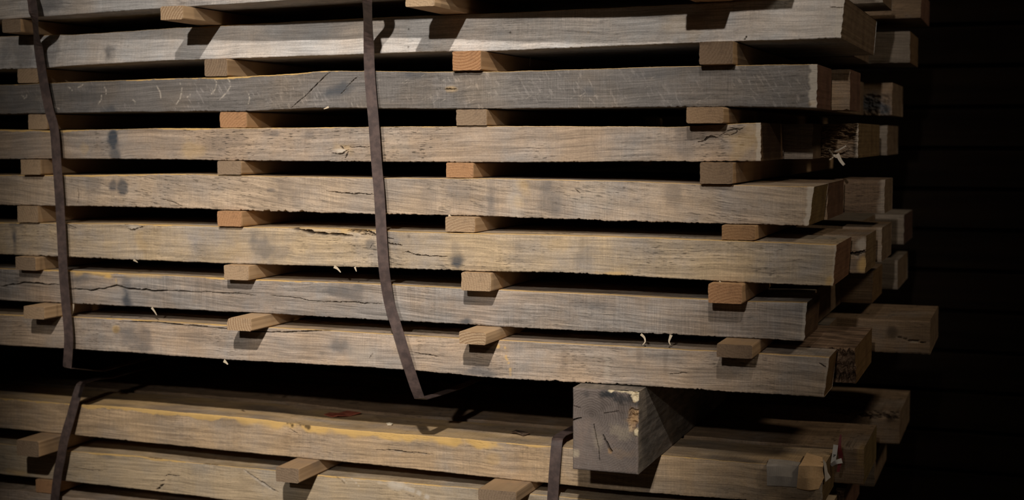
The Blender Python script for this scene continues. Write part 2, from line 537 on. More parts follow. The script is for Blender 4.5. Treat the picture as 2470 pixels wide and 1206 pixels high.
def board(name, row, width, end_px, mat, seed, feats=(), fresh_top=0.0, fresh_band=0.0, rag=1.0, ragb=1.0,
          dx=0.0009, nz=60, dy=0.0, end_mat=None, end_skew=0.0, nd=4, bow=0.0, xl_fine=-80, end_col=(1, 1, 1, 1), splits=(), end_pale=None, fresh_far=.4):
    R = ROWS[row]
    s = seed * 101
    yfr = R.yf
    # columns: fine inside the picture, coarse outside it
    xe = x_at(end_px[0], float(yfr(np.array(end_px[0]))) + dy, 0.5 * (R.T[-1, 2] + R.B[-1, 2]))
    xf = x_at(xl_fine, float(yfr(np.array(0.0))) + dy, 0.5 * (R.T[0, 2] + R.B[0, 2]))
    xs = np.r_[np.arange(XL, xf, 0.03), np.linspace(xf, xe, int((xe - xf) / dx))]
    nx = len(xs)
    u = (xs - xe)
    zt, zb = R.zt(xs), R.zb(xs)
    mm = 0.001
    zt = zt + mm * (0.6 * f1(xs * 40, s, 3) + 0.25 * f1(xs * 500, s + 1, 3)) * rag
    saw = np.maximum(0, f1(xs * 260, s + 5, 3) * 2.2) * (0.25 + np.maximum(0, f1(xs * 9, s + 7, 2) * 3.0))
    zb = zb + mm * (0.5 * f1(xs * 40, s + 2, 3) + 0.35 * f1(xs * 420, s + 3, 3) + 0.55 * saw) * ragb
    yb = R.y(xs) + dy
    v = np.linspace(0, 1, nz)
    # closer rows near both edges
    X = np.repeat(xs[:, None], nz, 1)
    V = np.repeat(v[None], nx, 0)
    Z = zb[:, None] + (zt - zb)[:, None] * V
    hz = (zt - zb)[:, None]
    ex = end_skew * (V - 0.5) * (1 + 0 * X) + mm * 1.3 * f1(V * 9 + 3, s + 9, 3)
    X = X + ex * sstep(-0.12, 0.0, X - xe)
    Y = np.repeat(yb[:, None], nz, 1)
    Y = Y + mm * 0.9 * f2(X * 14, Z * 60, s + 11, 3)
    edge = np.minimum(V, 1 - V) * hz
    rad = mm * (1.0 + 1.6 * np.maximum(0, f1(X * 20, s + 13, 2)))
    e = np.clip(1 - edge / rad, 0, 1)
    Y = Y + rad * (1 - np.sqrt(np.maximum(0, 1 - e * e * 0.9)))
    Y = Y + bow * (V - 0.5)
    wear = np.zeros((nx, nz, 4))
    # weathered face, fresher sawn strip along the top arris
    if fresh_band:
        fade = np.interp(xs, P(np.array([500., 1000., 1400.]), 400, Y0)[:, 0], [1.0, fresh_far, fresh_far * .35])
        hb = (mm * fresh_band * fade * np.clip(0.55 + 2.2 * f1(xs * 11, s + 21, 3) + 0.7 * f1(xs * 90, s + 23, 3), 0, 3))[:, None]
        wear[..., 1] = np.maximum(wear[..., 1], 0.95 * (1 - sstep(0.75, 1.1, ((1 - V) * hz) / (hb + 1e-6))))
    if end_pale:
        wpx, st = end_pale
        lim = wpx * MM * (1 + 0.5 * f1(v * 7, s + 31, 3))[None]
        wear[..., 3] = np.maximum(wear[..., 3], st * (1 - sstep(0.75, 1.1, (xe + ex - X) / lim)))
    nrm = f2(X * 55, Z * 55, s + 41, 3)
    for ft in feats:
        kind = ft[0]
        if kind == 'blob':                       # (kind, px, py, rx, ry, channel, strength[, slant])
            _, px, py, rx, ry, ch, st = ft[:7]
            sl = ft[7] if len(ft) > 7 else 0.0
            c = P(px, py, float(yfr(np.array(px))) + dy)
            sc = MM * (0.86 + 0.0 * px) if False else np.linalg.norm(P(px + 10, py, c[1]) - c) / 10
            sz = np.linalg.norm(P(px, py + 10, c[1]) - c) / 10
            i0, i1 = np.searchsorted(xs, [c[0] - (rx * 2 + abs(sl) * ry * 2) * sc, c[0] + (rx * 2 + abs(sl) * ry * 2) * sc])
            if i1 <= i0:
                continue
            q = slice(i0, i1)
            dxx = (X[q] - c[0]) - sl * (Z[q] - c[2])
            d = np.hypot(dxx / (rx * sc), (Z[q] - c[2]) / (ry * sz)) + 0.9 * nrm[q]
            w = st * (1 - sstep(0.25, 1.25, d))
            wear[q][..., 'BFDP'.index(ch)] = np.maximum(wear[q][..., 'BFDP'.index(ch)], w)
        elif kind == 'crack':                    # (kind, points, width px, depth mm)
            _, pts, wp, dep = ft[:4]
            pp = np.array(pts, float)
            # more corners, jittered, so that it runs like a crack in wood
            tt = np.linspace(0, 1, max(4, int(np.hypot(*np.diff(pp, axis=0).T).sum() / 7)))
            Lc = np.r_[0, np.cumsum(np.hypot(*np.diff(pp, axis=0).T))]
            Lc /= Lc[-1]
            qx, qy = np.interp(tt, Lc, pp[:, 0]), np.interp(tt, Lc, pp[:, 1])
            jit = (ft[4] if len(ft) > 4 else 1.2)
            qy = qy + jit * 2 * f1(tt * len(tt) * .6, s + len(pts) + int(pp[0, 0]), 2)
            c = P(qx, qy, yfr(qx) + dy)[:, [0, 2]]
            i0, i1 = np.searchsorted(xs, [c[:, 0].min() - 0.006, c[:, 0].max() + 0.006])
            if i1 <= i0:
                continue
            q = slice(i0, i1)
            d, run = seg_dist(X[q], Z[q], c)
            taper = np.clip(np.sin(np.clip(run, 0.0, 1) * math.pi), 0, 1) ** 0.5 * (0.75 + 0.8 * f1(run * 14, s + 3, 2))
            wd = np.maximum(wp * MM * 0.5 * taper, 1e-5)
            core = 1 - sstep(0.6, 1.35, d / np.maximum(wd, 0.00040))
            core = core * np.clip(taper * 1.6, 0, 1)
            Y[q] += core * dep * mm
            wear[q][..., 2] = np.maximum(wear[q][..., 2], 0.92 * core)
            lip = (1 - sstep(1.2, 3.2, d / np.maximum(wd, 0.00045))) * (1 - core) * np.clip(taper, 0, 1) * (Z[q] < np.interp(X[q], *c[np.argsort(c[:, 0])].T))
            wear[q][..., 3] = np.maximum(wear[q][..., 3], 0.30 * lip)
        elif kind == 'line':                     # thin pale or dark mark: (kind, points, width px, channel, strength)
            _, pts, wp, ch, st = ft
            pp = np.array(pts, float)
            c = P(pp[:, 0], pp[:, 1], yfr(pp[:, 0]) + dy)[:, [0, 2]]
            i0, i1 = np.searchsorted(xs, [c[:, 0].min() - 0.006, c[:, 0].max() + 0.006])
            if i1 <= i0:
                continue
            q = slice(i0, i1)
            d, run = seg_dist(X[q], Z[q], c)
            w = st * (1 - sstep(0.4, 1.3, d / (wp * MM * 0.5))) * np.clip(0.6 + 1.5 * f1(run * 9, s + int(pp[0, 0]), 2), 0, 1)
            wear[q][..., 'BFDP'.index(ch)] = np.maximum(wear[q][..., 'BFDP'.index(ch)], w)
        elif kind == 'rough':                    # torn, barky ground: (kind, px0, px1, py0, py1, depth mm, bark 0..1)
            _, a0, a1, b0, b1, dep, bk = ft[:7]
            fx, fz = ft[7] if len(ft) > 7 else (120, 420)
            ca, cb = P(a0, b0, float(yfr(np.array(a0))) + dy), P(a1, b1, float(yfr(np.array(a1))) + dy)
            w = sstep(ca[0] - .004, ca[0] + .008, X) * (1 - sstep(cb[0] - .006, cb[0] + .001, X)) * sstep(cb[2] - .002, cb[2] + .004, Z) * (1 - sstep(ca[2] - .004, ca[2] + .002, Z))
            tx = f2(X * fx, Z * fz + X * 60, s + 51, 4)
            Y += w * mm * dep * (0.35 + 1.5 * tx)
            wear[..., 2] = np.maximum(wear[..., 2], w * bk * np.clip(0.35 - 1.6 * tx, 0, 1))
            wear[..., 0] = np.maximum(wear[..., 0], w * bk * 0.3)
    # cross-section ring: front up, top back, down the back, bottom forward
    yB = yb + width
    ring_x = [X]
    ring_y = [Y]
    ring_z = [Z]
    dts = np.linspace(0, 1, nd + 1)[1:] ** 1.5
    Xt = X[:, -1]
    top_wear = np.zeros((nx, nd, 4))
    for a, dt in enumerate(dts):
        yy = Y[:, -1] + (yB - Y[:, -1]) * dt
        ring_x.append(Xt[:, None]); ring_y.append(yy[:, None])
        ring_z.append((R.zt(xs) + (zt - R.zt(xs)) * (1 - dt) - 0.0001)[:, None])
        top_wear[:, a, 1] = fresh_top * np.interp(xs, P(np.array([500., 1000., 1400.]), 400, Y0)[:, 0], [.55, .55 * fresh_far, .2 * fresh_far]) * np.clip(0.6 + 1.6 * f2(xs * 16, yy * 40, s + 61, 3), 0, 1)
        top_wear[:, a, 0] = 0.35 * np.clip(0.2 + 2.2 * f2(xs * 10, yy * 50, s + 63, 3), 0, 1) if nd > 6 else 0
    Xb = X[:, 0]
    for dt in (1.0, 0.4):
        ring_x.append(Xb[:, None]); ring_y.append((Y[:, 0] + (yB - Y[:, 0]) * dt)[:, None])
        ring_z.append((R.zb(xs) + (zb - R.zb(xs)) * (1 - dt) + 0.0001)[:, None])
    RX, RY, RZ = np.hstack(ring_x), np.hstack(ring_y), np.hstack(ring_z)
    M = RX.shape[1]
    wr = np.concatenate([wear, top_wear, np.zeros((nx, 2, 4))], 1)
    if fresh_band:
        pass
    verts = np.stack([RX, RY, RZ], -1).reshape(-1, 3)
    idx = np.arange(nx * M).reshape(nx, M)
    a = idx[:-1]
    b = idx[1:]
    quads = np.stack([a, b, np.roll(b, -1, 1), np.roll(a, -1, 1)], -1).reshape(-1, 4)
    # the two sawn ends
    caps, cw, extra = [], [], []
    base = len(verts)
    ne = 12
    for col, flip in ((nx - 1, False), (0, True)):
        yfr_ = RY[col, :nz]
        ts = np.linspace(0, 1, ne)
        cy = yfr_[:, None] + (yB[col] - yfr_)[:, None] * ts[None]
        cz = np.repeat(RZ[col, :nz][:, None], ne, 1)
        cxx = np.repeat(RX[col, :nz][:, None], ne, 1) + (0 if flip else 1) * mm * 0.5 * f2(cy * 300, cz * 25, s + 71, 2)
        cxx = cxx.mean() + (cxx - cxx.mean()) * (0.25 + 0.75 * np.exp(-ts / .05))[None] + end_skew * (np.linspace(0, 1, nz) - .5)[:, None] * .75 * (1 - np.exp(-ts / .05))[None] * (0 if flip else 1)
        cxx[:, 0] = RX[col, :nz]
        extra.append(np.stack([cxx, cy, cz], -1).reshape(-1, 3))
        g = base + np.arange(nz * ne).reshape(nz, ne)
        base += nz * ne
        qd = np.stack([g[:-1, :-1], g[:-1, 1:], g[1:, 1:], g[1:, :-1]], -1).reshape(-1, 4)
        caps.append(qd[:, ::-1] if flip else qd)
    verts = np.concatenate([verts] + extra)
    wr = np.concatenate([wr.reshape(-1, 4), np.zeros((len(verts) - nx * M, 4))])
    caps = np.concatenate(caps)
    o = mesh_np(name, verts, [quads, caps], [mat, end_mat or M_END],
                [np.zeros(len(quads)), np.ones(len(caps))], wear=wr)
    o.color = end_col
    return o


def ribbon(name, pts, width, thick, mat, parent=None, wdirs=None, taper=None, smooth=True):
    """strip along pts; width across wdirs (or across the run, in the upright plane of the face)"""
    p = np.array(pts, float)
    n = len(p)
    tng = np.gradient(p, axis=0)
    tng /= np.linalg.norm(tng, axis=1)[:, None] + 1e-12
    if wdirs is None:
        wd = np.cross(tng, np.array([0, 1.0, 0]))
    else:
        wd = np.array(wdirs, float)
    wd = wd - (wd * tng).sum(1)[:, None] * tng
    wd /= np.linalg.norm(wd, axis=1)[:, None] + 1e-12
    nn = np.cross(tng, wd)
    tp = np.ones(n) if taper is None else np.array(taper, float)
    hw, ht = width / 2 * tp[:, None], thick / 2
    V = np.stack([p - wd * hw - nn * ht, p + wd * hw - nn * ht, p + wd * hw + nn * ht, p - wd * hw + nn * ht], 1)
    idx = np.arange(n * 4).reshape(n, 4)
    q = np.stack([idx[:-1], np.roll(idx[:-1], -1, 1), np.roll(idx[1:], -1, 1), idx[1:]], -1).reshape(-1, 4)
    q = np.concatenate([q, idx[0][::-1][None], idx[-1][None]])
    return mesh_np(name, V.reshape(-1, 3), [q], [mat], parent=parent)


def curve_pts(pts, n):
    """Catmull-Rom through pts"""
    p = np.array(pts, float)
    e = np.concatenate([2 * p[:1] - p[1:2], p, 2 * p[-1:] - p[-2:-1]])
    out = []
    for i in range(len(p) - 1):
        a, b, c, d = e[i:i + 4]
        for t in np.linspace(0, 1, n, endpoint=False):
            out.append(0.5 * (2 * b + (c - a) * t + (2 * a - 5 * b + 4 * c - d) * t * t + (3 * b - a - 3 * c + d) * t ** 3))
    out.append(p[-1])
    return np.array(out)


def splinter(par, pts, wpx, dyo=-0.002, mat=None):
    row, o = par
    y = lambda q: float(ROWS[row].yf(np.array(q)))
    p = [P(a, b, y(a) + dyo - 0.001 * k) for k, (a, b) in enumerate(pts)]
    c = curve_pts(p, 6)
    n = len(c)
    ribbon('splinter', c, wpx * MM, 0.0006, mat or M_SPL, parent=o, taper=np.linspace(1, 0.25, n))


# ---- wood of each face board
W_A = wood('grey_oak_face', 1, warm=(0.36, 0.30, 0.245), grey=(0.27, 0.255, 0.24), val=1.5, bias=0.25, saw=0.45, pore=0.3)
W_B = wood('smoky_oak_face', 2, warm=(0.36, 0.30, 0.245), grey=(0.27, 0.255, 0.24), val=1.8, bias=0.25, grain=0.45, pore=0.2, saw=0.4)
W_C = wood('flecked_oak_face', 3, warm=(0.36, 0.285, 0.215), grey=(0.275, 0.245, 0.22), val=.60, bias=0.45, rays=0.32, saw=0.5, pore=0.2, ang=0.03)
W_D = wood('pored_oak_face', 4, bias=-0.10, pore=0.75, saw=0.25, ang=0.02)
W_E = wood('tan_oak_face', 5, warm=(0.45, 0.335, 0.23), bias=-0.15, pore=0.6, saw=0.4, ang=-0.10, val=1.0)
W_F = wood('split_oak_face', 6, val=1.1, warm=(0.44, 0.325, 0.20), bias=-0.12, pore=0.65, saw=0.3)
W_G = wood('long_split_oak_face', 7, bias=0.22, pore=0.3, saw=0.5, grain=0.7, ang=-0.035)
W_H = wood('brown_oak_face', 8, val=1.12, bias=-0.10, saw=0.3, grain=0.6)
W_I = wood('waney_oak_face', 9, warm=(0.46, 0.32, 0.19), grey=(0.30, 0.25, 0.20), bias=-0.28, pore=0.3, saw=0.35)
W_J = wood('pale_oak_face', 10, warm=(0.50, 0.375, 0.235), grey=(0.34, 0.29, 0.23), bias=-0.2, pore=0.25, saw=0.2)

oA = board('oak_board', 'A', 0.40, (1890, 0), W_A, 1, [
    ('blob', 125, 14, 30, 22, 'B', .45), ('blob', 470, 8, 60, 14, 'B', .25), ('blob', 15, 0, 16, 90, 'P', .12)], ragb=.6)
tag(oA, 'grey oak board cut off by the top of the photo, topmost of the stack', 'board', 'front boards of the stacks')
oB = board('oak_board', 'B', 0.38, (2033, 0), W_B, 2, [
    ('blob', 263, 132, 16, 30, 'B', .75), ('blob', 40, 130, 60, 50, 'B', .45), ('blob', 120, 115, 26, 40, 'B', .3), ('blob', 720, 78, 120, 26, 'B', .22),
    ('line', [(12, 148), (22, 128)], 3, 'P', .35), ('line', [(24, 143), (40, 122)], 3, 'P', .35),
    ('blob', 1281, 22, 3, 5, 'D', .9), ('blob', 1231, 78, 3, 3, 'D', .8), ('blob', 985, 70, 2.5, 3, 'D', .8), ('blob', 987, 113, 3, 3, 'D', .7),
    ('blob', 1660, 60, 60, 40, 'F', .22, -.6), ('blob', 1690, 35, 40, 16, 'D', .3), ('blob', 1420, 78, 5, 8, 'F', .4),
    ('crack', [(1795, 98), (1803, 86)], 3, 3), ('crack', [(2035, 18), (2000, 17)], 2, 2)],
    fresh_top=.4, fresh_band=1.2, ragb=.9, bow=.008, end_pale=(14, .45), end_skew=.003)
tag(oB, 'thick grey oak board with its underside and sawn end showing, second from the top', 'board', 'front boards of the stacks')
rnd = random.Random(5)
cf = [('crack', [(800, 171), (785, 182), (762, 206), (738, 230), (700, 262)], 2.6, 3, .8), ('crack', [(864, 183), (846, 200), (834, 212)], 2.5, 2.5),
      ('crack', [(836, 214), (822, 228)], 2, 1.5), ('blob', 800, 222, 40, 20, 'B', .75, .9), ('blob', 60, 250, 70, 40, 'B', .3), ('blob', 200, 235, 40, 30, 'B', .3),
      ('blob', 260, 268, 22, 14, 'B', .6), ('crack', [(1072, 214), (1085, 215), (1102, 215)], 3, 3), ('blob', 1085, 214, 18, 9, 'F', .35), ('blob', 1000, 182, 40, 16, 'B', .5),  # last blob paints in the shade under the board above
      ('blob', 1420, 220, 20, 16, 'B', .3), ('blob', 1565, 178, 40, 16, 'B', .35), ('blob', 1200, 215, 60, 40, 'P', .10), ('blob', 1960, 250, 12, 10, 'F', .5)]
for a in ((250, 206, 256, 228), (163, 209, 174, 218), (185, 212, 200, 204), (434, 200, 437, 225), (437, 225, 426, 250), (378, 208, 388, 236), (518, 192, 521, 206), (521, 206, 510, 226),
          (549, 190, 556, 208), (556, 208, 530, 240), (459, 226, 452, 234), (52, 230, 58, 238), (58, 238, 64, 229), (600, 226, 599, 250), (320, 240, 326, 250), (245, 230, 238, 250), (132, 258, 145, 266)):
    cf.append(('line', [(a[0], a[1]), ((a[0] + a[2]) / 2 + 3, (a[1] + a[3]) / 2), (a[2], a[3])], 4, 'P', .6))
for k in range(46):
    px, py = rnd.uniform(900, 1700), rnd.uniform(180, 250)
    L = rnd.uniform(6, 18)
    cf.append(('line', [(px, py), (px + L * .8, py - L * .5)], 2.2, 'P', rnd.uniform(.1, .32)))
oC = board('oak_board', 'C', 0.13, (1971, 0), W_C, 3, cf, fresh_top=.8, fresh_band=2.2, rag=.9, ragb=1.1, end_pale=(16, .62), end_mat=M_RED_END)
tag(oC, 'silvery flecked oak board with a slanting split, third from the top', 'board', 'front boards of the stacks')
oD = board('oak_board', 'D', 0.17, (1835, 0), W_D, 4, [
    ('blob', 273, 338, 12, 34, 'B', 1.0), ('blob', 276, 372, 12, 22, 'B', .7), ('blob', 465, 358, 45, 22, 'F', .25), ('blob', 530, 350, 60, 26, 'B', .28), ('blob', 205, 360, 12, 16, 'F', .2),
    ('crack', [(800, 368), (812, 371), (824, 371), (832, 366), (842, 362)], 3, 3), ('crack', [(840, 366), (836, 374), (832, 382)], 3.5, 3), ('crack', [(820, 353), (830, 358)], 4, 3),
    ('crack', [(842, 355), (870, 354), (896, 355)], 2, 1.5), ('blob', 826, 364, 14, 6, 'P', .8), ('blob', 835, 358, 22, 18, 'F', .3), ('blob', 1650, 335, 20, 60, 'B', .25),
    ('crack', [(1682, 344), (1698, 340), (1707, 331), (1722, 330), (1733, 333)], 4, 4), ('crack', [(1733, 328), (1750, 318), (1765, 312), (1785, 313), (1798, 305)], 2.5, 2),
    ('crack', [(1745, 324), (1762, 326), (1780, 320), (1776, 311), (1758, 308)], 2, 2), ('blob', 1770, 316, 28, 12, 'D', .4), ('blob', 1800, 350, 50, 40, 'F', .32), ('blob', 1690, 322, 40, 18, 'D', .25),  # last blob is the spacer stick's shadow, painted into the face
    ('blob', 660, 322, 20, 8, 'B', .4), ('blob', 745, 326, 14, 10, 'B', .35), ('blob', 955, 345, 40, 40, 'P', .12)],
    fresh_top=.9, fresh_band=2.6, end_pale=(10, .5), end_col=(.8, .7, .6, 1))
tag(oD, 'short oak board with a knot at its cut end, fourth from the top', 'board', 'front boards of the stacks')
oE = board('oak_board', 'E', 0.13, (1957, 0), W_E, 5, [
    ('blob', 273, 450, 12, 20, 'B', .7), ('blob', 293, 452, 16, 20, 'B', .75), ('blob', 225, 445, 30, 30, 'B', .3), ('crack', [(187, 452), (190, 470), (187, 492)], 2, 1.5),
    ('crack', [(394, 480), (415, 487), (440, 497)], 2.2, 2), ('crack', [(785, 461), (815, 464), (845, 468), (870, 467), (905, 470)], 2.8, 3), ('blob', 700, 455, 50, 40, 'B', .34), ('blob', 655, 458, 18, 9, 'B', .5),
    ('blob', 1185, 480, 16, 50, 'B', .4), ('blob', 1100, 470, 60, 50, 'B', .25), ('blob', 1330, 478, 30, 50, 'B', .42), ('blob', 1240, 490, 22, 60, 'P', .25), ('blob', 1620, 460, 26, 40, 'B', .33), ('blob', 1420, 480, 60, 60, 'P', .12),
    ('blob', 1265, 450, 22, 26, 'F', .3), ('blob', 1250, 488, 14, 20, 'F', .25), ('crack', [(1386, 457), (1400, 466)], 2, 1.5), ('blob', 1505, 453, 5, 4, 'D', .6), ('blob', 1030, 480, 40, 60, 'B', .2)],
    fresh_top=.5, fresh_band=1.5, ragb=2.0, end_pale=(12, .62), end_skew=.005, end_col=(1, .95, .6, 1))
tag(oE, 'tan oak board with a ragged lower arris and pale cut end, fifth from the top', 'board', 'front boards of the stacks')
oF = board('oak_board', 'F', 0.155, (2014, 0), W_F, 6, [
    ('crack', [(690, 547), (718, 552), (748, 560), (790, 565), (820, 565), (852, 569)], 11, 8, .6), ('crack', [(838, 556), (868, 556), (890, 559), (912, 568)], 11, 8, .6), ('crack', [(868, 566), (890, 564), (908, 570)], 3, 4),
    ('crack', [(905, 566), (928, 572), (950, 576)], 3.5, 4), ('crack', [(934, 586), (950, 590), (970, 593)], 5, 5), ('crack', [(970, 611), (984, 607), (998, 613), (1040, 618), (1080, 619)], 3.5, 4),
    ('blob', 860, 556, 40, 9, 'F', .5), ('blob', 35, 575, 9, 44, 'B', .8), ('blob', 40, 542, 22, 7, 'B', .6), ('crack', [(308, 551), (318, 556), (332, 551), (348, 546)], 5, 4, .5), ('blob', 325, 548, 22, 5, 'P', .5),
    ('crack', [(161, 541), (172, 546), (185, 550)], 2.5, 2), ('blob', 338, 580, 14, 30, 'F', .22), ('blob', 345, 588, 12, 26, 'D', .16), ('blob', 650, 600, 45, 50, 'B', .45), ('blob', 1100, 636, 20, 22, 'B', .85, -.3), ('blob', 1098, 605, 14, 30, 'B', .28),
    ('blob', 895, 590, 14, 12, 'B', .5), ('crack', [(893, 600), (899, 588)], 2.5, 2), ('blob', 986, 570, 6, 7, 'D', .5), ('blob', 1250, 605, 14, 40, 'D', .16), ('blob', 1405, 605, 26, 60, 'B', .28), ('blob', 1350, 590, 40, 20, 'F', .2),
    ('blob', 1480, 661, 40, 6, 'F', .5), ('blob', 2003, 678, 14, 16, 'F', .5), ('blob', 480, 600, 30, 30, 'B', .25), ('blob', 940, 600, 30, 60, 'D', .12)],
    fresh_top=.35, fresh_band=1.3, rag=1.0, ragb=1.3, end_pale=(5, .3), end_skew=.003, end_col=(1.15, .85, .75, 1))
tag(oF, 'long oak board with open splits along its top by the strap, sixth from the top', 'board', 'front boards of the stacks')
oG = board('oak_board', 'G', 0.12, (1943, 0), W_G, 7, [
    ('crack', [(0, 693), (14, 688), (30, 686), (70, 681), (100, 685), (146, 686)], 4.5, 5, 1.4), ('crack', [(160, 694), (205, 697), (222, 701), (240, 696), (262, 693), (282, 689), (298, 694), (310, 698), (350, 700), (410, 702), (480, 704)], 4.5, 6, 1.8),
    ('crack', [(470, 704), (530, 705), (590, 709), (620, 714)], 2.6, 3, 1.5), ('crack', [(650, 712), (700, 716), (740, 724), (790, 728)], 2.2, 2.5, 1.5), ('crack', [(780, 728), (840, 728), (880, 732), (925, 733)], 3, 3, 1.2),
    ('blob', 240, 656, 60, 12, 'F', 1.0), ('blob', 262, 665, 16, 10, 'F', 1.0), ('blob', 350, 662, 60, 9, 'F', .6), ('blob', 280, 676, 4, 12, 'F', .5), ('blob', 305, 712, 14, 30, 'B', .85), ('blob', 302, 685, 14, 18, 'B', .4),
    ('blob', 205, 668, 26, 18, 'B', .45), ('blob', 480, 690, 50, 26, 'B', .25), ('blob', 820, 705, 55, 20, 'B', .5, -1.0), ('blob', 860, 700, 24, 14, 'B', .4), ('blob', 1124, 776, 16, 9, 'B', .8), ('blob', 1420, 735, 70, 16, 'B', .3, -2), ('blob', 60, 660, 40, 30, 'B', .25),
    ('blob', 1780, 735, 60, 40, 'D', .12)],
    fresh_top=.5, fresh_band=1.5, rag=1.0, ragb=1.2, end_pale=(8, .35), end_skew=.003, end_col=(.6, .5, .42, 1))
tag(oG, 'oak board with a long wavy crack and yellow sap patches, seventh from the top', 'board', 'front boards of the stacks')
oH = board('oak_board', 'H', 0.075, (1994, 0), W_H, 8, [
    ('crack', [(272, 776), (320, 776), (375, 777), (420, 782), (480, 787), (550, 793), (585, 798)], 3.2, 4, .5), ('crack', [(560, 796), (620, 801), (700, 801), (770, 798), (842, 796)], 3, 4, .5),
    ('blob', 279, 794, 10, 10, 'F', .6), ('blob', 280, 797, 8, 9, 'D', .4), ('blob', 325, 815, 50, 26, 'B', .45), ('blob', 340, 838, 34, 16, 'B', .5), ('blob', 480, 815, 30, 20, 'B', .25), ('blob', 195, 798, 20, 6, 'D', .2),
    ('blob', 815, 835, 40, 20, 'B', .5), ('blob', 735, 845, 40, 40, 'D', .16), ('line', [(1217, 838), (1222, 850), (1220, 862), (1224, 868)], 6, 'F', .6), ('line', [(1226, 872), (1231, 886), (1232, 905)], 7, 'F', .6), ('blob', 1200, 836, 5, 5, 'F', .8),
    ('crack', [(992, 849), (1014, 852), (1040, 856), (1060, 860)], 2.5, 2.5), ('crack', [(890, 866), (900, 852)], 2, 1.2), ('blob', 1150, 898, 60, 14, 'B', .6), ('crack', [(1610, 901), (1632, 900), (1660, 899)], 2, 2), ('blob', 1360, 870, 12, 40, 'D', .18),
    ('blob', 1465, 900, 8, 40, 'P', .22), ('blob', 1540, 855, 8, 26, 'D', .25), ('blob', 1605, 868, 8, 34, 'D', .25), ('blob', 880, 845, 50, 26, 'P', .18), ('crack', [(1975, 876), (1992, 884)], 3, 3)],
    fresh_top=.35, fresh_band=.8, ragb=1.4, end_pale=(6, .25), end_skew=.006, end_col=(.9, .75, .5, 1), bow=.003)
tag(oH, 'brown oak board resting on the square timber bearer, lowest of the upper stack', 'board', 'front boards of the stacks')
hi = [('crack', [(905, 1084), (945, 1085), (975, 1089), (1000, 1094)], 3.2, 4), ('crack', [(990, 1090), (1010, 1092), (1045, 1096)], 2.2, 2), ('blob', 1190, 1110, 20, 20, 'F', .25), ('crack', [(697, 1034), (707, 1040), (718, 1046)], 2, 1.5)]
for a, b in ((693, 1020), (700, 1019), (705, 1026), (724, 1024), (731, 1022), (738, 1027), (744, 1030)):
    hi.append(('blob', a, b, 5, 6, 'D', .85))
for px, ed, w in ((610, 1008, 60), (680, 1016, 60), (760, 1026, 60), (840, 1034, 60), (920, 1042, 60), (1000, 1048, 60), (1080, 1054, 60), (1150, 1060, 50)):
    hi.append(('blob', px, ed + 6, w, 13, 'F', 1.0, -1.5))
for px, ed in ((60, 978), (150, 986), (400, 1004), (480, 1010), (560, 1020), (1060, 1078)):
    hi.append(('blob', px, ed, 50, 10, 'D', .22, -1.5))
hi += [('blob', 1120, 1080, 30, 40, 'D', .15), ('blob', 690, 1060, 10, 30, 'D', .12)]
oI = board('oak_board', 'I', 0.115, (1984, 0), W_I, 9, hi, fresh_top=.75, fresh_band=4.6, fresh_far=.9, rag=1.2, ragb=1.0, nd=26, end_pale=(5, .4), end_col=(.9, .85, .6, 1))
tag(oI, 'tan oak board with a yellow sapwood edge and lit top, topmost of the lower stack', 'board', 'front boards of the stacks')
oJ = board('oak_board', 'J', 0.15, (1985, 0), W_J, 10, [
    ('crack', [(375, 1182), (384, 1178), (390, 1171), (397, 1168)], 6, 5), ('crack', [(384, 1160), (398, 1158)], 3, 3), ('crack', [(396, 1150), (403, 1145), (420, 1146), (436, 1148)], 3, 3), ('crack', [(345, 1101), (370, 1105), (392, 1107)], 3, 3),
    ('crack', [(484, 1116), (510, 1121), (528, 1122)], 3.5, 3), ('crack', [(586, 1130), (602, 1144), (625, 1160), (650, 1176), (672, 1187)], 5, 4), ('crack', [(165, 1127), (200, 1131), (250, 1136)], 2, 1.5),
    ('line', [(590, 1135), (630, 1166), (675, 1192)], 5, 'P', .7), ('blob', 960, 1170, 40, 12, 'P', .7, -1.2), ('line', [(955, 1170), (1000, 1184), (1040, 1203)], 14, 'P', .8), ('line', [(980, 1190), (1020, 1206)], 4, 'D', .5),
    ('crack', [(745, 1143), (770, 1144), (790, 1146)], 2.5, 2), ('line', [(815, 1148), (828, 1155), (838, 1167)], 4, 'P', .8), ('line', [(845, 1150), (856, 1160), (866, 1172)], 4, 'P', .8), ('line', [(812, 1150), (824, 1158), (832, 1166)], 3, 'D', .7),
    ('blob', 255, 1095, 20, 10, 'B', .5), ('blob', 40, 1140, 40, 10, 'F', .4)], fresh_top=.4, fresh_band=2.0, nd=16, ragb=1.2)
tag(oJ, 'pale oak board with torn splinters on its face, second of the lower stack', 'board', 'front boards of the stacks')
oK = board('oak_board', 'K', 0.15, (1985, 0), W_H, 11, [], fresh_top=.3, nd=16, dx=.0015)
tag(oK, 'oak board just showing at the bottom edge of the photo, third of the lower stack', 'board', 'front boards of the stacks')

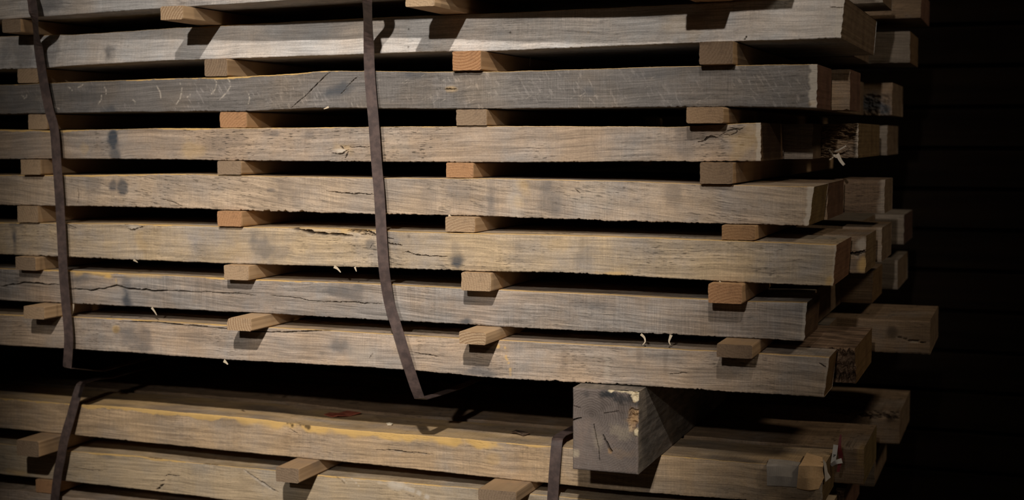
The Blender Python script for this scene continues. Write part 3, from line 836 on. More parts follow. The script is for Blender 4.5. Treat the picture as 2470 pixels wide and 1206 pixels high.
# splinters hanging from the lower arrises
splinter(('G', oG), [(1546, 806), (1554, 814), (1556, 824), (1550, 832)], 6)
splinter(('G', oG), [(1619, 808), (1616, 816), (1614, 824), (1617, 832)], 7)
splinter(('G', oG), [(366, 742), (372, 750), (378, 760)], 6)
splinter(('G', oG), [(177, 733), (177, 745), (174, 759)], 5)
splinter(('F', oF), [(806, 643), (814, 648), (822, 657)], 8)
splinter(('F', oF), [(856, 644), (858, 650), (860, 655)], 5)
splinter(('F', oF), [(322, 627), (328, 630), (332, 633)], 5)
splinter(('H', oH), [(540, 870), (545, 874), (550, 879)], 9, mat=M_CHIPW)
splinter(('C', oC), [(793, 258), (786, 261), (781, 263)], 5)
splinter(('E', oE), [(1082, 519), (1088, 523), (1092, 527)], 5)
splinter(('F', oF), [(1735, 678), (1741, 683), (1746, 688)], 3)
splinter(('B', oB), [(1282, 110), (1280, 122), (1278, 160)], 4, .15)

# ---- boards behind, seen at the cut ends and through the gaps
G2 = 'boards behind the front ones'
G3 = 'filler boards buried inside the stack'
LAST = []


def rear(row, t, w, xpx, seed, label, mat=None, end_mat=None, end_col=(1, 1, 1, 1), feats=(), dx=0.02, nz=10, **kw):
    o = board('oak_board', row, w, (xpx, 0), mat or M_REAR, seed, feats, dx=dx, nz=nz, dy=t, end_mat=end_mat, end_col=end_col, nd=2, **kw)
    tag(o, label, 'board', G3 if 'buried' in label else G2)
    return o


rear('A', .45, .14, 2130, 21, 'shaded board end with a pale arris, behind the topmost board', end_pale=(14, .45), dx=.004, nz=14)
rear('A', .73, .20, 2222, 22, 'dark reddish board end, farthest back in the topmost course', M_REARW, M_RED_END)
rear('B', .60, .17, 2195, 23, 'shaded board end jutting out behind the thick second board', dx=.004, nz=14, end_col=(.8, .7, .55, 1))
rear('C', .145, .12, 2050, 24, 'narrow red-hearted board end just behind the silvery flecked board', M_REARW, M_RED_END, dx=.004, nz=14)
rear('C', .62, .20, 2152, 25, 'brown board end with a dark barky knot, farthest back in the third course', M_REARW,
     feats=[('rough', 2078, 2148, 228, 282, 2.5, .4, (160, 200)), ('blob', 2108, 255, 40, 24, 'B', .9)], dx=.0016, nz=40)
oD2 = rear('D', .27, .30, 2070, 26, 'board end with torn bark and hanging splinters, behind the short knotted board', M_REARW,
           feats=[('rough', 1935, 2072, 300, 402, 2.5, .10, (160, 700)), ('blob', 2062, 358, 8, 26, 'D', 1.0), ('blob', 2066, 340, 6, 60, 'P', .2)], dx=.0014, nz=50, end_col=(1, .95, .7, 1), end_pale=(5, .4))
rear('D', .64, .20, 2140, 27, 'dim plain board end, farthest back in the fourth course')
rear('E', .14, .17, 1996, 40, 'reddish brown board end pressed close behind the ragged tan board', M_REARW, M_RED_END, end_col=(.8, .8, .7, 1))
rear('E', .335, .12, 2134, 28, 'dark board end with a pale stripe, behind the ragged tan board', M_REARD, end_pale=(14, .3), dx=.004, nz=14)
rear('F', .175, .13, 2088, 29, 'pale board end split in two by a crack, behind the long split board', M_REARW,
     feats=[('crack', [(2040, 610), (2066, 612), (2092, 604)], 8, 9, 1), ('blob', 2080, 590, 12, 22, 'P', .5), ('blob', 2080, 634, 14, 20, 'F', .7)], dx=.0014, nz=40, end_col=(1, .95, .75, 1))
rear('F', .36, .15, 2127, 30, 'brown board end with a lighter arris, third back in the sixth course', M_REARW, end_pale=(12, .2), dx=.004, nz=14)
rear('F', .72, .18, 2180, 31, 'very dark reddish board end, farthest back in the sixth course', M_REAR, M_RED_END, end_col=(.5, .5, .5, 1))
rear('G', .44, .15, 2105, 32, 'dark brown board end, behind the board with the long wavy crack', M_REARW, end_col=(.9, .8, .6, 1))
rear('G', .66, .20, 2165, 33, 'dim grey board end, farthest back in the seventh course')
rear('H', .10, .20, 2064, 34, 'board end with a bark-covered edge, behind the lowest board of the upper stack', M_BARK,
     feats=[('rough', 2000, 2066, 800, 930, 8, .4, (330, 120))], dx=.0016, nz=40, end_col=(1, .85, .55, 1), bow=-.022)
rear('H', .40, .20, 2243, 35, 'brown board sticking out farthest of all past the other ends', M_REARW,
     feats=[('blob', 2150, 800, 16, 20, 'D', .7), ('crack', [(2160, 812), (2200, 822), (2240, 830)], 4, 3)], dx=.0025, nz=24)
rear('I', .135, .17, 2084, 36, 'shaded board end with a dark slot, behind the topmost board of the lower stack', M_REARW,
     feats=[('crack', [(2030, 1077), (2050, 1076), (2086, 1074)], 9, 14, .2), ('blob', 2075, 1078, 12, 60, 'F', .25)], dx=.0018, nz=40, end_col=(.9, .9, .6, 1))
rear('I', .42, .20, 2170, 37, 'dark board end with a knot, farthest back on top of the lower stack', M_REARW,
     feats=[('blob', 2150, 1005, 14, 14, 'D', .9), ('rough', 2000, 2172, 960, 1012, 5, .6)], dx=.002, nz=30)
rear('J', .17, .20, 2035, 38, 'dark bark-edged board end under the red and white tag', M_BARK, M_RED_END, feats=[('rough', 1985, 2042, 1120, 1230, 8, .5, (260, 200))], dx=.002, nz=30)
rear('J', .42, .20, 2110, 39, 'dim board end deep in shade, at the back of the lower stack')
for row, t, w, xpx, sd in (('B', .392, .20, 2060, 51), ('C', .275, .33, 2020, 52), ('D', .182, .08, 1960, 53), ('F', .52, .19, 2080, 54), ('G', .125, .30, 1960, 55), ('H', .31, .085, 2000, 56)):  # filler boards, added to block stray side light from the gaps
    rear(row, t, w, xpx, sd, 'filler oak board buried inside the stack, added to keep stray light out of the gaps')
for k, (a, b) in enumerate((((2020, 372), (2036, 398)), ((2000, 362), (2018, 380)), ((2012, 366), (2040, 352)), ((2014, 374), (2000, 386)))):
    p0, p1 = P(a[0], a[1], Y0 + .262), P(b[0], b[1], Y0 + .245)
    c = curve_pts([p0, (p0 + p1) / 2 + np.array([0, -.003, -.001]), p1], 6)
    ribbon('splinter', c, (9, 4, 4, 4)[k] * MM, .0015, M_REARW, parent=oD2, taper=np.linspace(1, .7, len(c)))

# ------------------------------------------------------------------ spacer sticks between the courses
def stick(upper, lower, xl, xr, prot, tint, ring, label, seed, h=None, length=0.95, yaw=0.0, clip=0.0):
    U, L = ROWS[upper], ROWS[lower]
    rr = np.random.RandomState(seed)
    pm = 0.5 * (xl + xr)
    yf = min(float(U.yf(np.array(pm))), float(L.yf(np.array(pm)))) - prot
    zm = float(L.zt(np.array([P(pm, 500, yf)[0]]))[0]) + .01
    xa, xb = x_at(xl, yf, zm), x_at(xr, yf, zm)
    xs = np.linspace(xa, xb, 7)
    zl, zu = L.zt(xs).max() + .0008, U.zb(xs).min() - .0008
    if h:
        zu = zl + h
    # rounded, slightly uneven section
    w, hh, c = xb - xa, zu - zl, 0.0016
    cor = []
    for (sx, sz) in ((0, 0), (1, 0), (1, 1), (0, 1)):
        q = c * rr.uniform(.5, 1.6) + (clip if (sx, sz) == (0, 1) else 0)
        px, pz = xa + sx * w, zl + sz * hh
        ix, iz = (1 if sx == 0 else -1), (1 if sz == 0 else -1)
        arc = [(px + ix * q, pz), (px + ix * q * .3, pz + iz * q * .3), (px, pz + iz * q)]
        if (sx, sz) in ((1, 0), (0, 1)):
            arc = arc[::-1] if (sx, sz) == (0, 1) else arc
        cor.append(arc)
    pts = cor[0][::-1] + cor[1] + cor[2][::-1] + cor[3][::-1]
    # order: bottom edge left->right, right edge up, top edge right->left, left edge down
    out = []
    for i in range(len(pts)):
        a, b = np.array(pts[i]), np.array(pts[(i + 1) % len(pts)])
        n = max(1, int(np.linalg.norm(b - a) / .0035))
        for k in range(n):
            p = a + (b - a) * k / n
            out.append(p + rr.normal(0, .00022, 2))
    sec = np.array(out)
    sec[:, 1] = np.clip(sec[:, 1], zl, zu)
    m = len(sec)
    ys = np.r_[yf, yf + .002, yf + np.linspace(.02, .12, 6), yf + length]
    cx, cz = sec.mean(0)
    V = []
    for i, y in enumerate(ys):
        k = 0.985 if i == 0 else 1.0
        dxs = yaw * (y - yf)
        V.append(np.stack([cx + (sec[:, 0] - cx) * k + dxs, np.full(m, y) + 0.0, cz + (sec[:, 1] - cz) * k], -1))
    V = np.concatenate(V)
    idx = np.arange(len(ys) * m).reshape(len(ys), m)
    a, b = idx[:-1], idx[1:]
    q = np.stack([a, np.roll(a, -1, 1), np.roll(b, -1, 1), b], -1).reshape(-1, 4)
    nv = len(V)
    V = np.concatenate([V, [[cx, yf, cz], [cx + yaw * length, yf + length, cz]]])
    f0, f1_ = idx[0], idx[-1]
    t0 = np.stack([np.roll(f0, -1), f0, np.full(m, nv)], -1)
    t1 = np.stack([f1_, np.roll(f1_, -1), np.full(m, nv + 1)], -1)
    o = mesh_np('spacer_stick', V, [q, t0, t1], [M_SIDE, M_SEND], [np.zeros(len(q)), np.ones(m), np.ones(m)],
                origin=np.array([cx, yf, zl]))
    o.color = (*tint, ring)
    return tag(o, label, 'stick', 'spacer sticks between the boards')


TAN, GRY, ORG, PAL, DRK = (1.0, .95, .88), (.66, .64, .63), (1.05, .78, .58), (1.12, 1.08, 1.0), (.48, .44, .42)
COLS = ('by the far strap', 'between the two straps', 'just past the middle strap', 'near the cut ends')
NTH = {('A', 'B'): 'first and second', ('B', 'C'): 'second and third', ('C', 'D'): 'third and fourth', ('D', 'E'): 'fourth and fifth',
       ('E', 'F'): 'fifth and sixth', ('F', 'G'): 'sixth and seventh', ('G', 'H'): 'seventh and eighth'}
STK = [  # upper, lower, x left, x right, overhang, tint, rings, look
    ('A', 'B', 5, 50, .006, GRY, .2, 'greyish'), ('A', 'B', 387, 441, .030, PAL, 1.0, 'pale ringed'), ('A', 'B', 978, 1048, .022, PAL, .2, 'fuzzy pale'), ('A', 'B', 1620, 1720, .002, ORG, .3, 'brown shaded'),
    ('B', 'C', 42, 92, .002, TAN, .3, 'tan recessed'), ('B', 'C', 493, 548, .004, GRY, .6, 'greyish shaded'), ('B', 'C', 1091, 1160, .010, ORG, .9, 'orange ringed'), ('B', 'C', 1686, 1768, .022, DRK, .4, 'dark smudged'),
    ('C', 'D', 68, 115, -.004, TAN, .2, 'shaded tan'), ('C', 'D', 530, 595, -.003, ORG, .4, 'reddish shaded'), ('C', 'D', 1100, 1174, .002, GRY, .3, 'pinkish grey'), ('C', 'D', 1655, 1745, .03, (.66, .58, .5), .1, 'fuzzy ragged'),
    ('D', 'E', 50, 98, .012, TAN, .2, 'plain tan'), ('D', 'E', 524, 582, .004, GRY, .2, 'pale grey'), ('D', 'E', 1076, 1142, .0, ORG, .2, 'dark spotted orange'), ('D', 'E', 1688, 1768, .012, (.50, .46, .43), .3, 'rough greyish brown'),
    ('E', 'F', 42, 92, .004, TAN, .3, 'tan'), ('E', 'F', 524, 583, .008, ORG, .3, 'orange brown'), ('E', 'F', 1074, 1146, -.004, TAN, .5, 'shaded striped'), ('E', 'F', 1740, 1822, -.002, (.8, .62, .45), .4, 'shaded brown'),
    ('F', 'G', 37, 86, .018, GRY, .3, 'grey faced'), ('F', 'G', 540, 600, .018, TAN, .3, 'tan'), ('F', 'G', 1112, 1184, .008, TAN, .3, 'shaded tan'), ('F', 'G', 1708, 1790, .018, ORG, .5, 'dark orange'),
    ('G', 'H', 57, 107, .040, TAN, .4, 'tan'), ('G', 'H', 547, 606, .048, PAL, 1.0, 'strongly ringed pale'), ('G', 'H', 1107, 1171, .052, PAL, .9, 'clean ringed pale'), ('G', 'H', 1728, 1815, .05, DRK, .2, 'dark brown')]
for k, (u, l, a, b, pr, tint, ring, look) in enumerate(STK):
    stick(u, l, a, b, pr, tint, ring, f'{look} spacer stick {COLS[k % 4]}, between the {NTH[(u, l)]} boards', 200 + k, clip=.006 if (u, l) == ('G', 'H') and k % 4 == 1 else 0)
LOW = 'in the lower stack'
stick('I', 'J', 40, 94, .058, GRY, .5, 'grey spacer stick jutting far out behind the curved strap, in the lower stack', 301)
stick('I', 'J', 665, 721, .060, GRY, .2, 'grey spacer stick casting a shadow on the pale splintered board', 302)
stick('I', 'J', 1153, 1245, .060, GRY, .3, 'grey spacer stick cut off by the bottom of the photo, beside the folded strap', 303)
stick('J', 'K', 86, 134, .0, ORG, .2, 'tan spacer stick half hidden by the strap at the bottom edge of the photo', 304)
stick('J', 'K', 1153, 1256, .03, GRY, .2, 'lowest spacer stick of the lower stack, below the bottom of the photo', 305)

# ------------------------------------------------------------------ square timber bearer between the two stacks
def bearer(label, xa, xb, zl, zu, yf, length, seed, pith, feats, mats, name='timber_bearer'):
    nx, nz, ny = 150, 160, 24
    mm = .001
    u, v = np.linspace(0, 1, nx), np.linspace(0, 1, nz)
    U, V = np.meshgrid(u, v, indexing='ij')
    X = xa + (xb - xa) * U + mm * .8 * f1(V * 6, seed, 3) * (2 * (U - .5))
    Z = zl + (zu - zl) * V
    Y = np.full_like(X, yf) + mm * 1.2 * f2(X * 60, Z * 60, seed, 3)
    edge = np.minimum(np.minimum(U, 1 - U) * (xb - xa), np.minimum(V, 1 - V) * (zu - zl))
    e = np.clip(1 - edge / .003, 0, 1)
    Y += .003 * (1 - np.sqrt(np.maximum(0, 1 - e * e)))
    wear = np.zeros((nx, nz, 4))
    nrm = f2(X * 160, Z * 160, seed + 3, 3)
    for ft in feats:
        if ft[0] == 'chip':
            _, px, py, rx, ry, dep, st = ft
            c = P(px, py, yf)
            d = np.hypot((X - c[0]) / (rx * MM), (Z - c[2]) / (ry * MM)) + .8 * nrm
            w = 1 - sstep(.7, 1.1, d)
            Y += w * dep * mm * (1 + 1.2 * nrm)
            wear[..., 3] = np.maximum(wear[..., 3], w * st)
        elif ft[0] == 'blob':
            _, px, py, rx, ry, ch, st = ft
            c = P(px, py, yf)
            d = np.hypot((X - c[0]) / (rx * MM), (Z - c[2]) / (ry * MM)) + .8 * nrm
            k = 'BFDP'.index(ch)
            wear[..., k] = np.maximum(wear[..., k], st * (1 - sstep(.2, 1.2, d)))
        else:
            _, pts, wp, dep = ft
            p = np.array(pts, float)
            c = P(p[:, 0], p[:, 1], yf)[:, [0, 2]]
            d, run = seg_dist(X + mm * .8 * nrm, Z + mm * .8 * nrm, c)
            core = 1 - sstep(.4, 1.3, d / np.maximum(wp * MM * .5 * (1 - .6 * run), .0004))
            Y += core * dep * mm
            wear[..., 2] = np.maximum(wear[..., 2], .9 * core)
    front = np.stack([X, Y, Z], -1).reshape(-1, 3)
    g = np.arange(nx * nz).reshape(nx, nz)
    fq = np.stack([g[:-1, :-1], g[1:, :-1], g[1:, 1:], g[:-1, 1:]], -1).reshape(-1, 4)
    # sides, from the front's border
    bord = np.concatenate([g[:, 0], g[-1, 1:], g[-2::-1, -1], g[0, -2:0:-1]])
    bp = front[bord]
    ts = np.r_[0, np.linspace(.004, .2, 20), length] 
    side = np.concatenate([np.stack([bp[:, 0] + (0 if i == 0 else mm * .5) * f1(bp[:, 2] * 90 + bp[:, 0] * 70, seed + 5, 2), bp[:, 1] * (1 if i == 0 else 0) + (0 if i == 0 else yf + t), bp[:, 2]], -1) for i, t in enumerate(ts)])
    m = len(bord)
    si = nx * nz + np.arange(len(ts) * m).reshape(len(ts), m)
    a, b = si[:-1], si[1:]
    sq = np.stack([a, b, np.roll(b, -1, 1), np.roll(a, -1, 1)], -1).reshape(-1, 4)[:, ::-1]
    back = si[-1][None]
    verts = np.concatenate([front, side])
    wr = np.concatenate([wear.reshape(-1, 4), np.zeros((len(side), 4))])
    o = mesh_np(name, verts, [fq, sq, back], mats, [np.zeros(len(fq)), np.ones(len(sq)), np.ones(1)], wear=wr, origin=np.array([pith[0], yf, pith[1]]))
    return tag(o, label, 'timber', None)


def bearer_end():
    t = NT('weathered_log_end')
    tc = t.n('ShaderNodeTexCoord')
    sp = t.n('ShaderNodeSeparateXYZ')
    t.l(tc.outputs['Object'], sp.inputs[0])
    x, z = sp.outputs[0], sp.outputs[2]
    wob = t.math('MULTIPLY', t.math('SUBTRACT', t.noise(tc.outputs['Object'], 55.0, 3), .5), .009)
    r = t.math('ADD', t.math('SQRT', t.math('ADD', t.math('MULTIPLY', x, x), t.math('MULTIPLY', z, z))), wob)
    ring = t.math('FRACT', t.math('DIVIDE', r, .0031))
    ring = t.math('MULTIPLY', ring, ring)
    ring2 = t.math('SINE', t.math('DIVIDE', r, .0021))
    ang = t.math('ARCTAN2', z, x)
    cv = t.n('ShaderNodeCombineXYZ')
    t.l(t.math('MULTIPLY', ang, 9.0), cv.inputs[0])
    t.l(t.math('MULTIPLY', r, 30.0), cv.inputs[1])
    rad = t.noise(cv.outputs[0], 4.0, 3)
    sw = t.noise(t.vmath('MULTIPLY', tc.outputs['Object'], (20, 1, 300)), 1.0, 3)
    bl = t.noise(tc.outputs['Object'], 28.0, 3)
    c = t.mix(t.math('MULTIPLY', ring, .55), (0.232, 0.188, 0.162), (0.118, 0.086, 0.070))
    c = t.mix(t.math('MULTIPLY', sw, .35), c, (0.14, 0.12, 0.11))
    c = t.mix(t.rng(bl, .5, .75, 0, .5), c, (0.26, 0.19, 0.15))
    c = t.mix(t.rng(rad, .58, .75, 0, .4), c, (0.36, 0.33, 0.31))
    at = t.n('ShaderNodeAttribute', attribute_name='wear')
    sx = t.n('ShaderNodeSeparateColor')
    t.l(at.outputs['Color'], sx.inputs[0])
    c = t.mix(sx.outputs[0], c, (0.055, 0.055, 0.056))
    c = t.mix(sx.outputs[1], c, (0.46, 0.29, 0.15))
    c = t.mix(sx.outputs[2], c, (0.03, 0.02, 0.015))
    c = t.mix(at.outputs['Alpha'], c, (0.72, 0.60, 0.40))
    t.l(c, t.b.inputs['Base Color'])
    t.b.inputs['Roughness'].default_value = .85
    t.b.inputs['Specular IOR Level'].default_value = .15
    t.bump(t.math('ADD', t.math('ADD', ring, sw), rad), .0008, .8)
    return t.m


M_BEND = bearer_end()
M_BSIDE = simple('weathered_beam_side', (0.17, 0.145, 0.12), (0.30, 0.25, 0.20), 26, 0.85, (4, 1, 4), .0015)
YB = Y0 - .004 - .036
xa, xb = P(1381, 1000, YB)[0], P(1539, 1000, YB)[0]
qx = np.linspace(xa, xb, 5)
zl, zu = ROWS['I'].zt(qx).max() + .001, ROWS['H'].zb(qx).min() - .001
pith = P(1426, 1002, YB)
bearer('square weathered timber bearer with growth rings and chipped corner, between the two stacks', xa, xb, zl, zu, YB, .9, 77, (pith[0], pith[2]), [
    ('crack', [(1380, 1014), (1392, 1010), (1402, 1008)], 4, 6), ('crack', [(1458, 996), (1475, 994), (1492, 991)], 1.8, 2), ('crack', [(1384, 978), (1400, 983)], 1.6, 2),
    ('crack', [(1432, 1024), (1438, 1050), (1444, 1080), (1446, 1110)], 2, 2), ('crack', [(1474, 1088), (1463, 1066), (1458, 1060)], 6, 8), ('blob', 1472, 1085, 6, 8, 'F', .8), ('crack', [(1455, 1050), (1462, 1064)], 3, 3),
    ('blob', 1470, 952, 34, 14, 'B', 1.0), ('blob', 1500, 962, 40, 14, 'B', .8), ('blob', 1535, 972, 20, 14, 'B', .7), ('blob', 1500, 985, 20, 26, 'D', .3), ('blob', 1460, 975, 14, 20, 'D', .25), ('blob', 1412, 950, 12, 10, 'B', .5), ('blob', 1520, 965, 10, 60, 'D', .25),
    ('chip', 1512, 944, 42, 5, 2.5, 1.0), ('chip', 1534, 954, 9, 12, 4, 1.0), ('chip', 1529, 1010, 11, 28, 5, 0), ('blob', 1528, 1010, 14, 34, 'F', 1.0), ('chip', 1536, 1042, 8, 10, -2, .9),
    ('blob', 1386, 1094, 12, 12, 'P', .4), ('blob', 1500, 1040, 30, 22, 'P', .22), ('blob', 1500, 1095, 40, 14, 'F', .18), ('blob', 1440, 1062, 14, 30, 'P', .15)], [M_BEND, M_BSIDE])
zk = ROWS['K'].zb(np.linspace(-1.5, -.2, 9)).min()
for lab, xx in (('square timber bearer on the floor under the lower stack, near the cut ends', -.55), ('square timber bearer on the floor under the lower stack, by the far strap', -1.45)):
    zq = ROWS['K'].zb(np.linspace(xx, xx + .09, 5)).min() - .001
    bearer(lab, xx, xx + .09, .0005, zq, Y0 + .04, .9, 80, (xx + .03, zq * .6), [], [M_BEND, M_BSIDE])

# ------------------------------------------------------------------ steel straps round the stacks
def strap(label, front, top_z, low, deep, seed, close_low=True):
    """front: (px, py, plane) from top to bottom; low: world points of the run underneath"""
    pts = [P(a, b, y) for a, b, y in front]
    c = curve_pts(pts, 8)
    n = len(c)
    wd = np.cross(np.gradient(c, axis=0), np.array([0, 1.0, 0]))
    back_y = Y0 + deep
    pre, post = [], []
    if top_z is not None:
        x, y = c[0][0], c[0][1]
        pre = [(x, back_y, top_z - .06), (x, back_y, top_z), (x, y + .05, top_z), (x, y + .012, top_z), (x, y + .003, top_z - .003)]
    if low:
        post = low
    allp = np.array([*pre, *c, *post])
    sgn = -1.0 if wd[:, 0].mean() < 0 else 1.0
    W_ = np.concatenate([np.tile([sgn, 0, 0], (len(pre), 1)), wd / np.linalg.norm(wd, axis=1)[:, None], np.tile([sgn, 0, 0], (len(post), 1))]) if (len(pre) or len(post)) else wd
    o = ribbon('steel_strap', allp, .0158, .0009, M_STRAP, wdirs=W_)
    for p in o.data.polygons:
        p.use_smooth = False
    return tag(o, label, 'strap', 'steel straps round the stacks')


topA = lambda px: float(ROWS['A'].zt(P(px, 0, Y0)[0]) + .0036)
y1 = Y0 - .010
s1 = [(66, -36, y1 - .034), (75, -8, y1 - .042), (82, 40, y1 - .046), (92, 110, y1 + .004), (104, 190, y1 - .004), (118, 262, y1 - .004), (131, 312, y1 - .004), (137, 390, y1 - .004), (143, 470, y1 - .004), (148, 560, y1 - .005), (153, 660, y1 - .006), (159, 735, y1 - .008), (165, 800, y1 - .010), (165, 840, y1 - .010), (162, 886, y1 - .006)]
e1 = P(162, 887.5, y1 - .004)
a1, b1 = P(240, 895, Y0 + .10), P(245, 895, Y0 + .10)
strap('rusty steel strap around the upper stack, farther from the cut ends', s1, topA(66), [tuple(e1 + [0.002, .004, -.0006]), tuple(a1), (a1[0], Y0 + .92, a1[2] + .01)], .95, 1)
y2 = Y0 - .053
s2 = [(878, -106, y2 - .037), (880, -40, y2 - .037), (885, 0, y2 - .032), (889, 90, y2 + .028), (891, 160, y2 + .040), (894, 210, y2 + .037), (901, 290, y2 + .033), (909, 400, y2 + .033), (915, 470, y2 + .032), (920, 560, y2 + .030), (926, 645, y2 + .030), (932, 690, y2 + .033), (941, 738, y2 + .034), (957, 790, y2 + .030), (978, 860, y2 + .030), (1000, 928, y2 + .040), (1012, 960, y2 + .050)]
e2 = P(1012, 962, y2 + .052)
strap('rusty steel strap in the middle of the upper stack, its lower corner hanging loose', s2, topA(878), [tuple(e2 + [.0015, .004, -.0008]), tuple(P(1060, 950, y2 + .12)), tuple(P(1100, 937, y2 + .19)), (P(1100, 937, y2 + .19)[0], Y0 + .9, P(1100, 937, y2 + .19)[2])], .95, 2)
yI = Y0 + .085
s3 = [(193, 932, yI - .006), (183, 962, yI - .012), (171, 1005, yI - .016), (160, 1042, yI - .020), (153, 1070, yI - .022), (146, 1110, yI - .022), (140, 1140, yI - .022), (132, 1206, yI - .020), (128, 1262, yI - .014), (127, 1276, yI - .010)]
t3 = P(200, 923, yI + .004)
c3 = [P(a, b, y) for a, b, y in s3]
pre3 = [np.array([t3[0] + .012, Y0 + .9, t3[2] + .004]), P(262, 911, yI + .05), P(232, 914, yI + .03), P(214, 918, yI + .014), t3]
cc = np.concatenate([curve_pts(pre3[1:] + c3, 8)])
cc = np.concatenate([pre3[:1], cc, [[cc[-1][0], Y0 + .1, cc[-1][2] - .002], [cc[-1][0], Y0 + .9, cc[-1][2] - .002]]])
wd3 = np.cross(np.gradient(cc, axis=0), np.array([0, 1.0, 0]))
wd3 = np.where((np.abs(wd3).max(1) < 1e-9)[:, None], np.array([-1.0, 0, 0]), wd3)
up = np.abs(np.gradient(cc, axis=0)[:, 1]) / (np.linalg.norm(np.gradient(cc, axis=0), axis=1) + 1e-9)
flat = np.array([-1.0, 0, 0])
k_ = sstep(.45, .8, up)[:, None]
wd3 = wd3 / (np.linalg.norm(wd3, axis=1)[:, None] + 1e-9)
wd3 = wd3 * (1 - k_) + flat * k_
tag(ribbon('steel_strap', cc, .0158, .0009, M_STRAP, wdirs=wd3), 'dark steel strap curving over the edge of the lower stack, farther from the cut ends', 'strap', 'steel straps round the stacks')
s4 = [(1344, 1062, yI - .006), (1342, 1080, yI - .010), (1338, 1130, yI - .012), (1333, 1206, yI - .012), (1330, 1290, yI - .012), (1326, 1412, yI - .012)]
c4 = [P(a, b, y) for a, b, y in s4]
t4 = P(1345, 1058, yI - .002)
cc = np.concatenate([[[c4[0][0] + .03, Y0 + .9, c4[0][2] + .0045], [c4[0][0] + .008, yI + .10, c4[0][2] + .0055], P(1353, 1049, yI + .02), t4], curve_pts(c4, 6), [[c4[-1][0], Y0 + .1, c4[-1][2] - .002], [c4[-1][0], Y0 + .9, c4[-1][2] - .002]]])
wd4 = np.tile([-1.0, 0, 0], (len(cc), 1))
tag(ribbon('steel_strap', cc, .0160, .0009, M_STRAP, wdirs=wd4), 'dark steel strap folded over the lower stack beside the square timber bearer', 'strap', 'steel straps round the stacks')

# ------------------------------------------------------------------ small things lying on the lower stack
def flake(name, pts, z, mat, thick, label, cat, lift=0.0):
    """flat scrap lying on the board top: outline seen at pixels pts"""
    p = np.array([PZ(a, b, z) for a, b in pts])
    n = len(p)
    p[:, 2] += lift * np.linspace(0, 1, n) * (np.arange(n) % 2)
    q = p + np.array([0, 0, thick])
    c = np.stack([p.mean(0), q.mean(0) + [0, 0, thick * .6]])
    V = np.concatenate([p, q, c])
    i = np.arange(n)
    j = (i + 1) % n
    f4 = np.stack([i, j, j + n, i + n], -1)
    f3 = np.concatenate([np.stack([j, i, np.full(n, 2 * n)], -1), np.stack([i + n, j + n, np.full(n, 2 * n + 1)], -1)])
    return tag(mesh_np(name, V, [f4, f3], [mat]), label, cat)


zI = lambda px: float(ROWS['I'].zt(P(px, 1040, yI)[0])) + .0012
flake('bark_chip', [(781, 1001), (795, 997), (812, 999), (838, 994), (866, 996), (870, 1000), (842, 1004), (815, 1009), (800, 1006)], zI(820), M_CHIP, .0012, 'red bark chip lying on the lit top of the lower stack', 'chip', .004)
flake('wood_chip', [(932, 1022), (940, 1021), (948, 1023), (944, 1026), (934, 1026)], zI(940), M_CHIPW, .0012, 'tiny pale wood chip on the lower stack under the loose strap corner', 'chip')
flake('bark_chip', [(1231, 1045), (1245, 1040), (1262, 1043), (1276, 1049), (1262, 1051), (1244, 1048)], zI(1255), M_CHIPB, .0016, 'dark brown bark chip on the lower stack beside the folded strap', 'chip', .003)


def sheet(name, rows, mat, thick, parent=None, n=8):
    """folded sheet through rows of points (each row the same count)"""
    A = np.array([curve_pts(r, n) for r in rows])
    r, m = A.shape[:2]
    off = np.array([0, -thick * .7, thick * .7])
    V = np.concatenate([A.reshape(-1, 3), (A + off).reshape(-1, 3)])
    g = np.arange(r * m).reshape(r, m)
    q = np.stack([g[:-1, :-1], g[1:, :-1], g[1:, 1:], g[:-1, 1:]], -1).reshape(-1, 4)
    b = np.concatenate([g[0, :], g[1:, -1], g[-1, -2::-1], g[-2:0:-1, 0]])
    sd = np.stack([b, np.roll(b, -1), np.roll(b, -1) + r * m, b + r * m], -1)
    return mesh_np(name, V, [q[:, ::-1], q + r * m, sd], [mat], parent=parent)


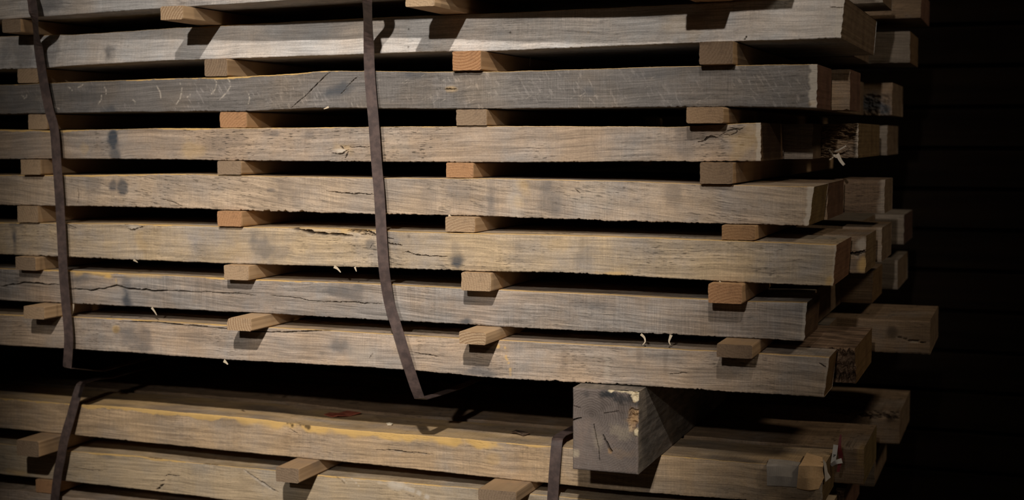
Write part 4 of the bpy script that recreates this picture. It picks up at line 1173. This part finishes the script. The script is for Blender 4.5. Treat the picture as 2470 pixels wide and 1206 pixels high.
wrap = bpy.data.objects.new('cardboard_wrap', None)
COL.objects.link(wrap)
wrap.location = P(1925, 1180, yI)
tag(wrap, 'folded cardboard scrap wrapped over the board corner at the cut ends of the lower stack', 'cardboard')
yw = yI - .0025
g = sheet('grey_flap', [[PZ(1856, 1108, zI(1860) + .001), PZ(1890, 1110, zI(1890) + .001), PZ(1935, 1117, zI(1930) + .001)],
                        [P(1850, 1120, yw), P(1888, 1121, yw), P(1932, 1126, yw)], [P(1849, 1126, yw - .002), P(1888, 1126, yw - .001), P(1932, 1132, yw)],
                        [P(1850, 1150, yw - .001), P(1886, 1150, yw - .003), P(1930, 1154, yw - .001)], [P(1850, 1172, yw), P(1886, 1173, yw), P(1928, 1176, yw)]], M_CARDG, .0012, wrap)
g['label'] = 'grey cardboard flap'
yt = yI - .007
g = sheet('tan_flap', [[PZ(1946, 1093, zI(1950) + .003), PZ(1962, 1098, zI(1960) + .004), PZ(1984, 1104, zI(1975) + .003)],
                       [P(1933, 1117, yt + .004), P(1958, 1120, yt + .003), P(1986, 1124, yt + .003)], [P(1927, 1125, yt), P(1956, 1125, yt - .002), P(1984, 1127, yt + .001)],
                       [P(1924, 1155, yt), P(1953, 1155, yt - .003), P(1988, 1152, yt + .006)], [P(1922, 1178, yt + .002), P(1950, 1183, yt - .001), P(1974, 1181, yt + .004)]], M_CARD, .0014, wrap)
g['label'] = 'tan cardboard flap'
g = sheet('grey_corner', [[P(1985, 1108, yI + .012), P(1993, 1118, yI + .018)], [P(1988, 1130, yI + .006), P(1997, 1140, yI + .014)], [P(1991, 1163, yI + .004), P(2004, 1152, yI + .012)]], M_CARDG, .0012, wrap)
g['label'] = 'grey cardboard corner'

tg = bpy.data.objects.new('plastic_tag', None)
COL.objects.link(tg)
ytag = yI + .088
tg.location = P(2015, 1120, ytag)
tag(tg, 'red and white plastic tag hanging on the shaded board end of the lower stack', 'tag')
ribbon('red_strip', curve_pts([P(2028, 1048, ytag), P(2025, 1080, ytag - .003), P(2028, 1105, ytag - .002), P(2021, 1138, ytag - .004)], 6), 11 * MM, .0007, M_RED, tg, taper=np.r_[np.linspace(.35, 1, 10), np.linspace(1, .6, 9)])
ribbon('white_strip', curve_pts([P(2016, 1073, ytag - .008), P(2013, 1095, ytag - .009), P(2009, 1118, ytag - .010)], 6), 11 * MM, .0007, M_WHITE, tg)
ribbon('white_fold', curve_pts([P(2005, 1122, ytag - .011), P(2016, 1115, ytag - .016), P(2031, 1111, ytag - .014)], 6), 12 * MM, .0012, M_WHITE, tg, taper=np.linspace(.6, 1.0, 13))
for k, (a, b, c, d) in enumerate(((2010, 1097, 2014, 1099), (2009, 1102, 2013, 1101), (2009, 1105, 2013, 1107), (2014, 1096, 2015, 1099))):
    ribbon('ink_mark', [P(a, b, ytag - .0095), P(c, d, ytag - .0095)], 1.6 * MM, .0004, M_INK, tg)
print('built')
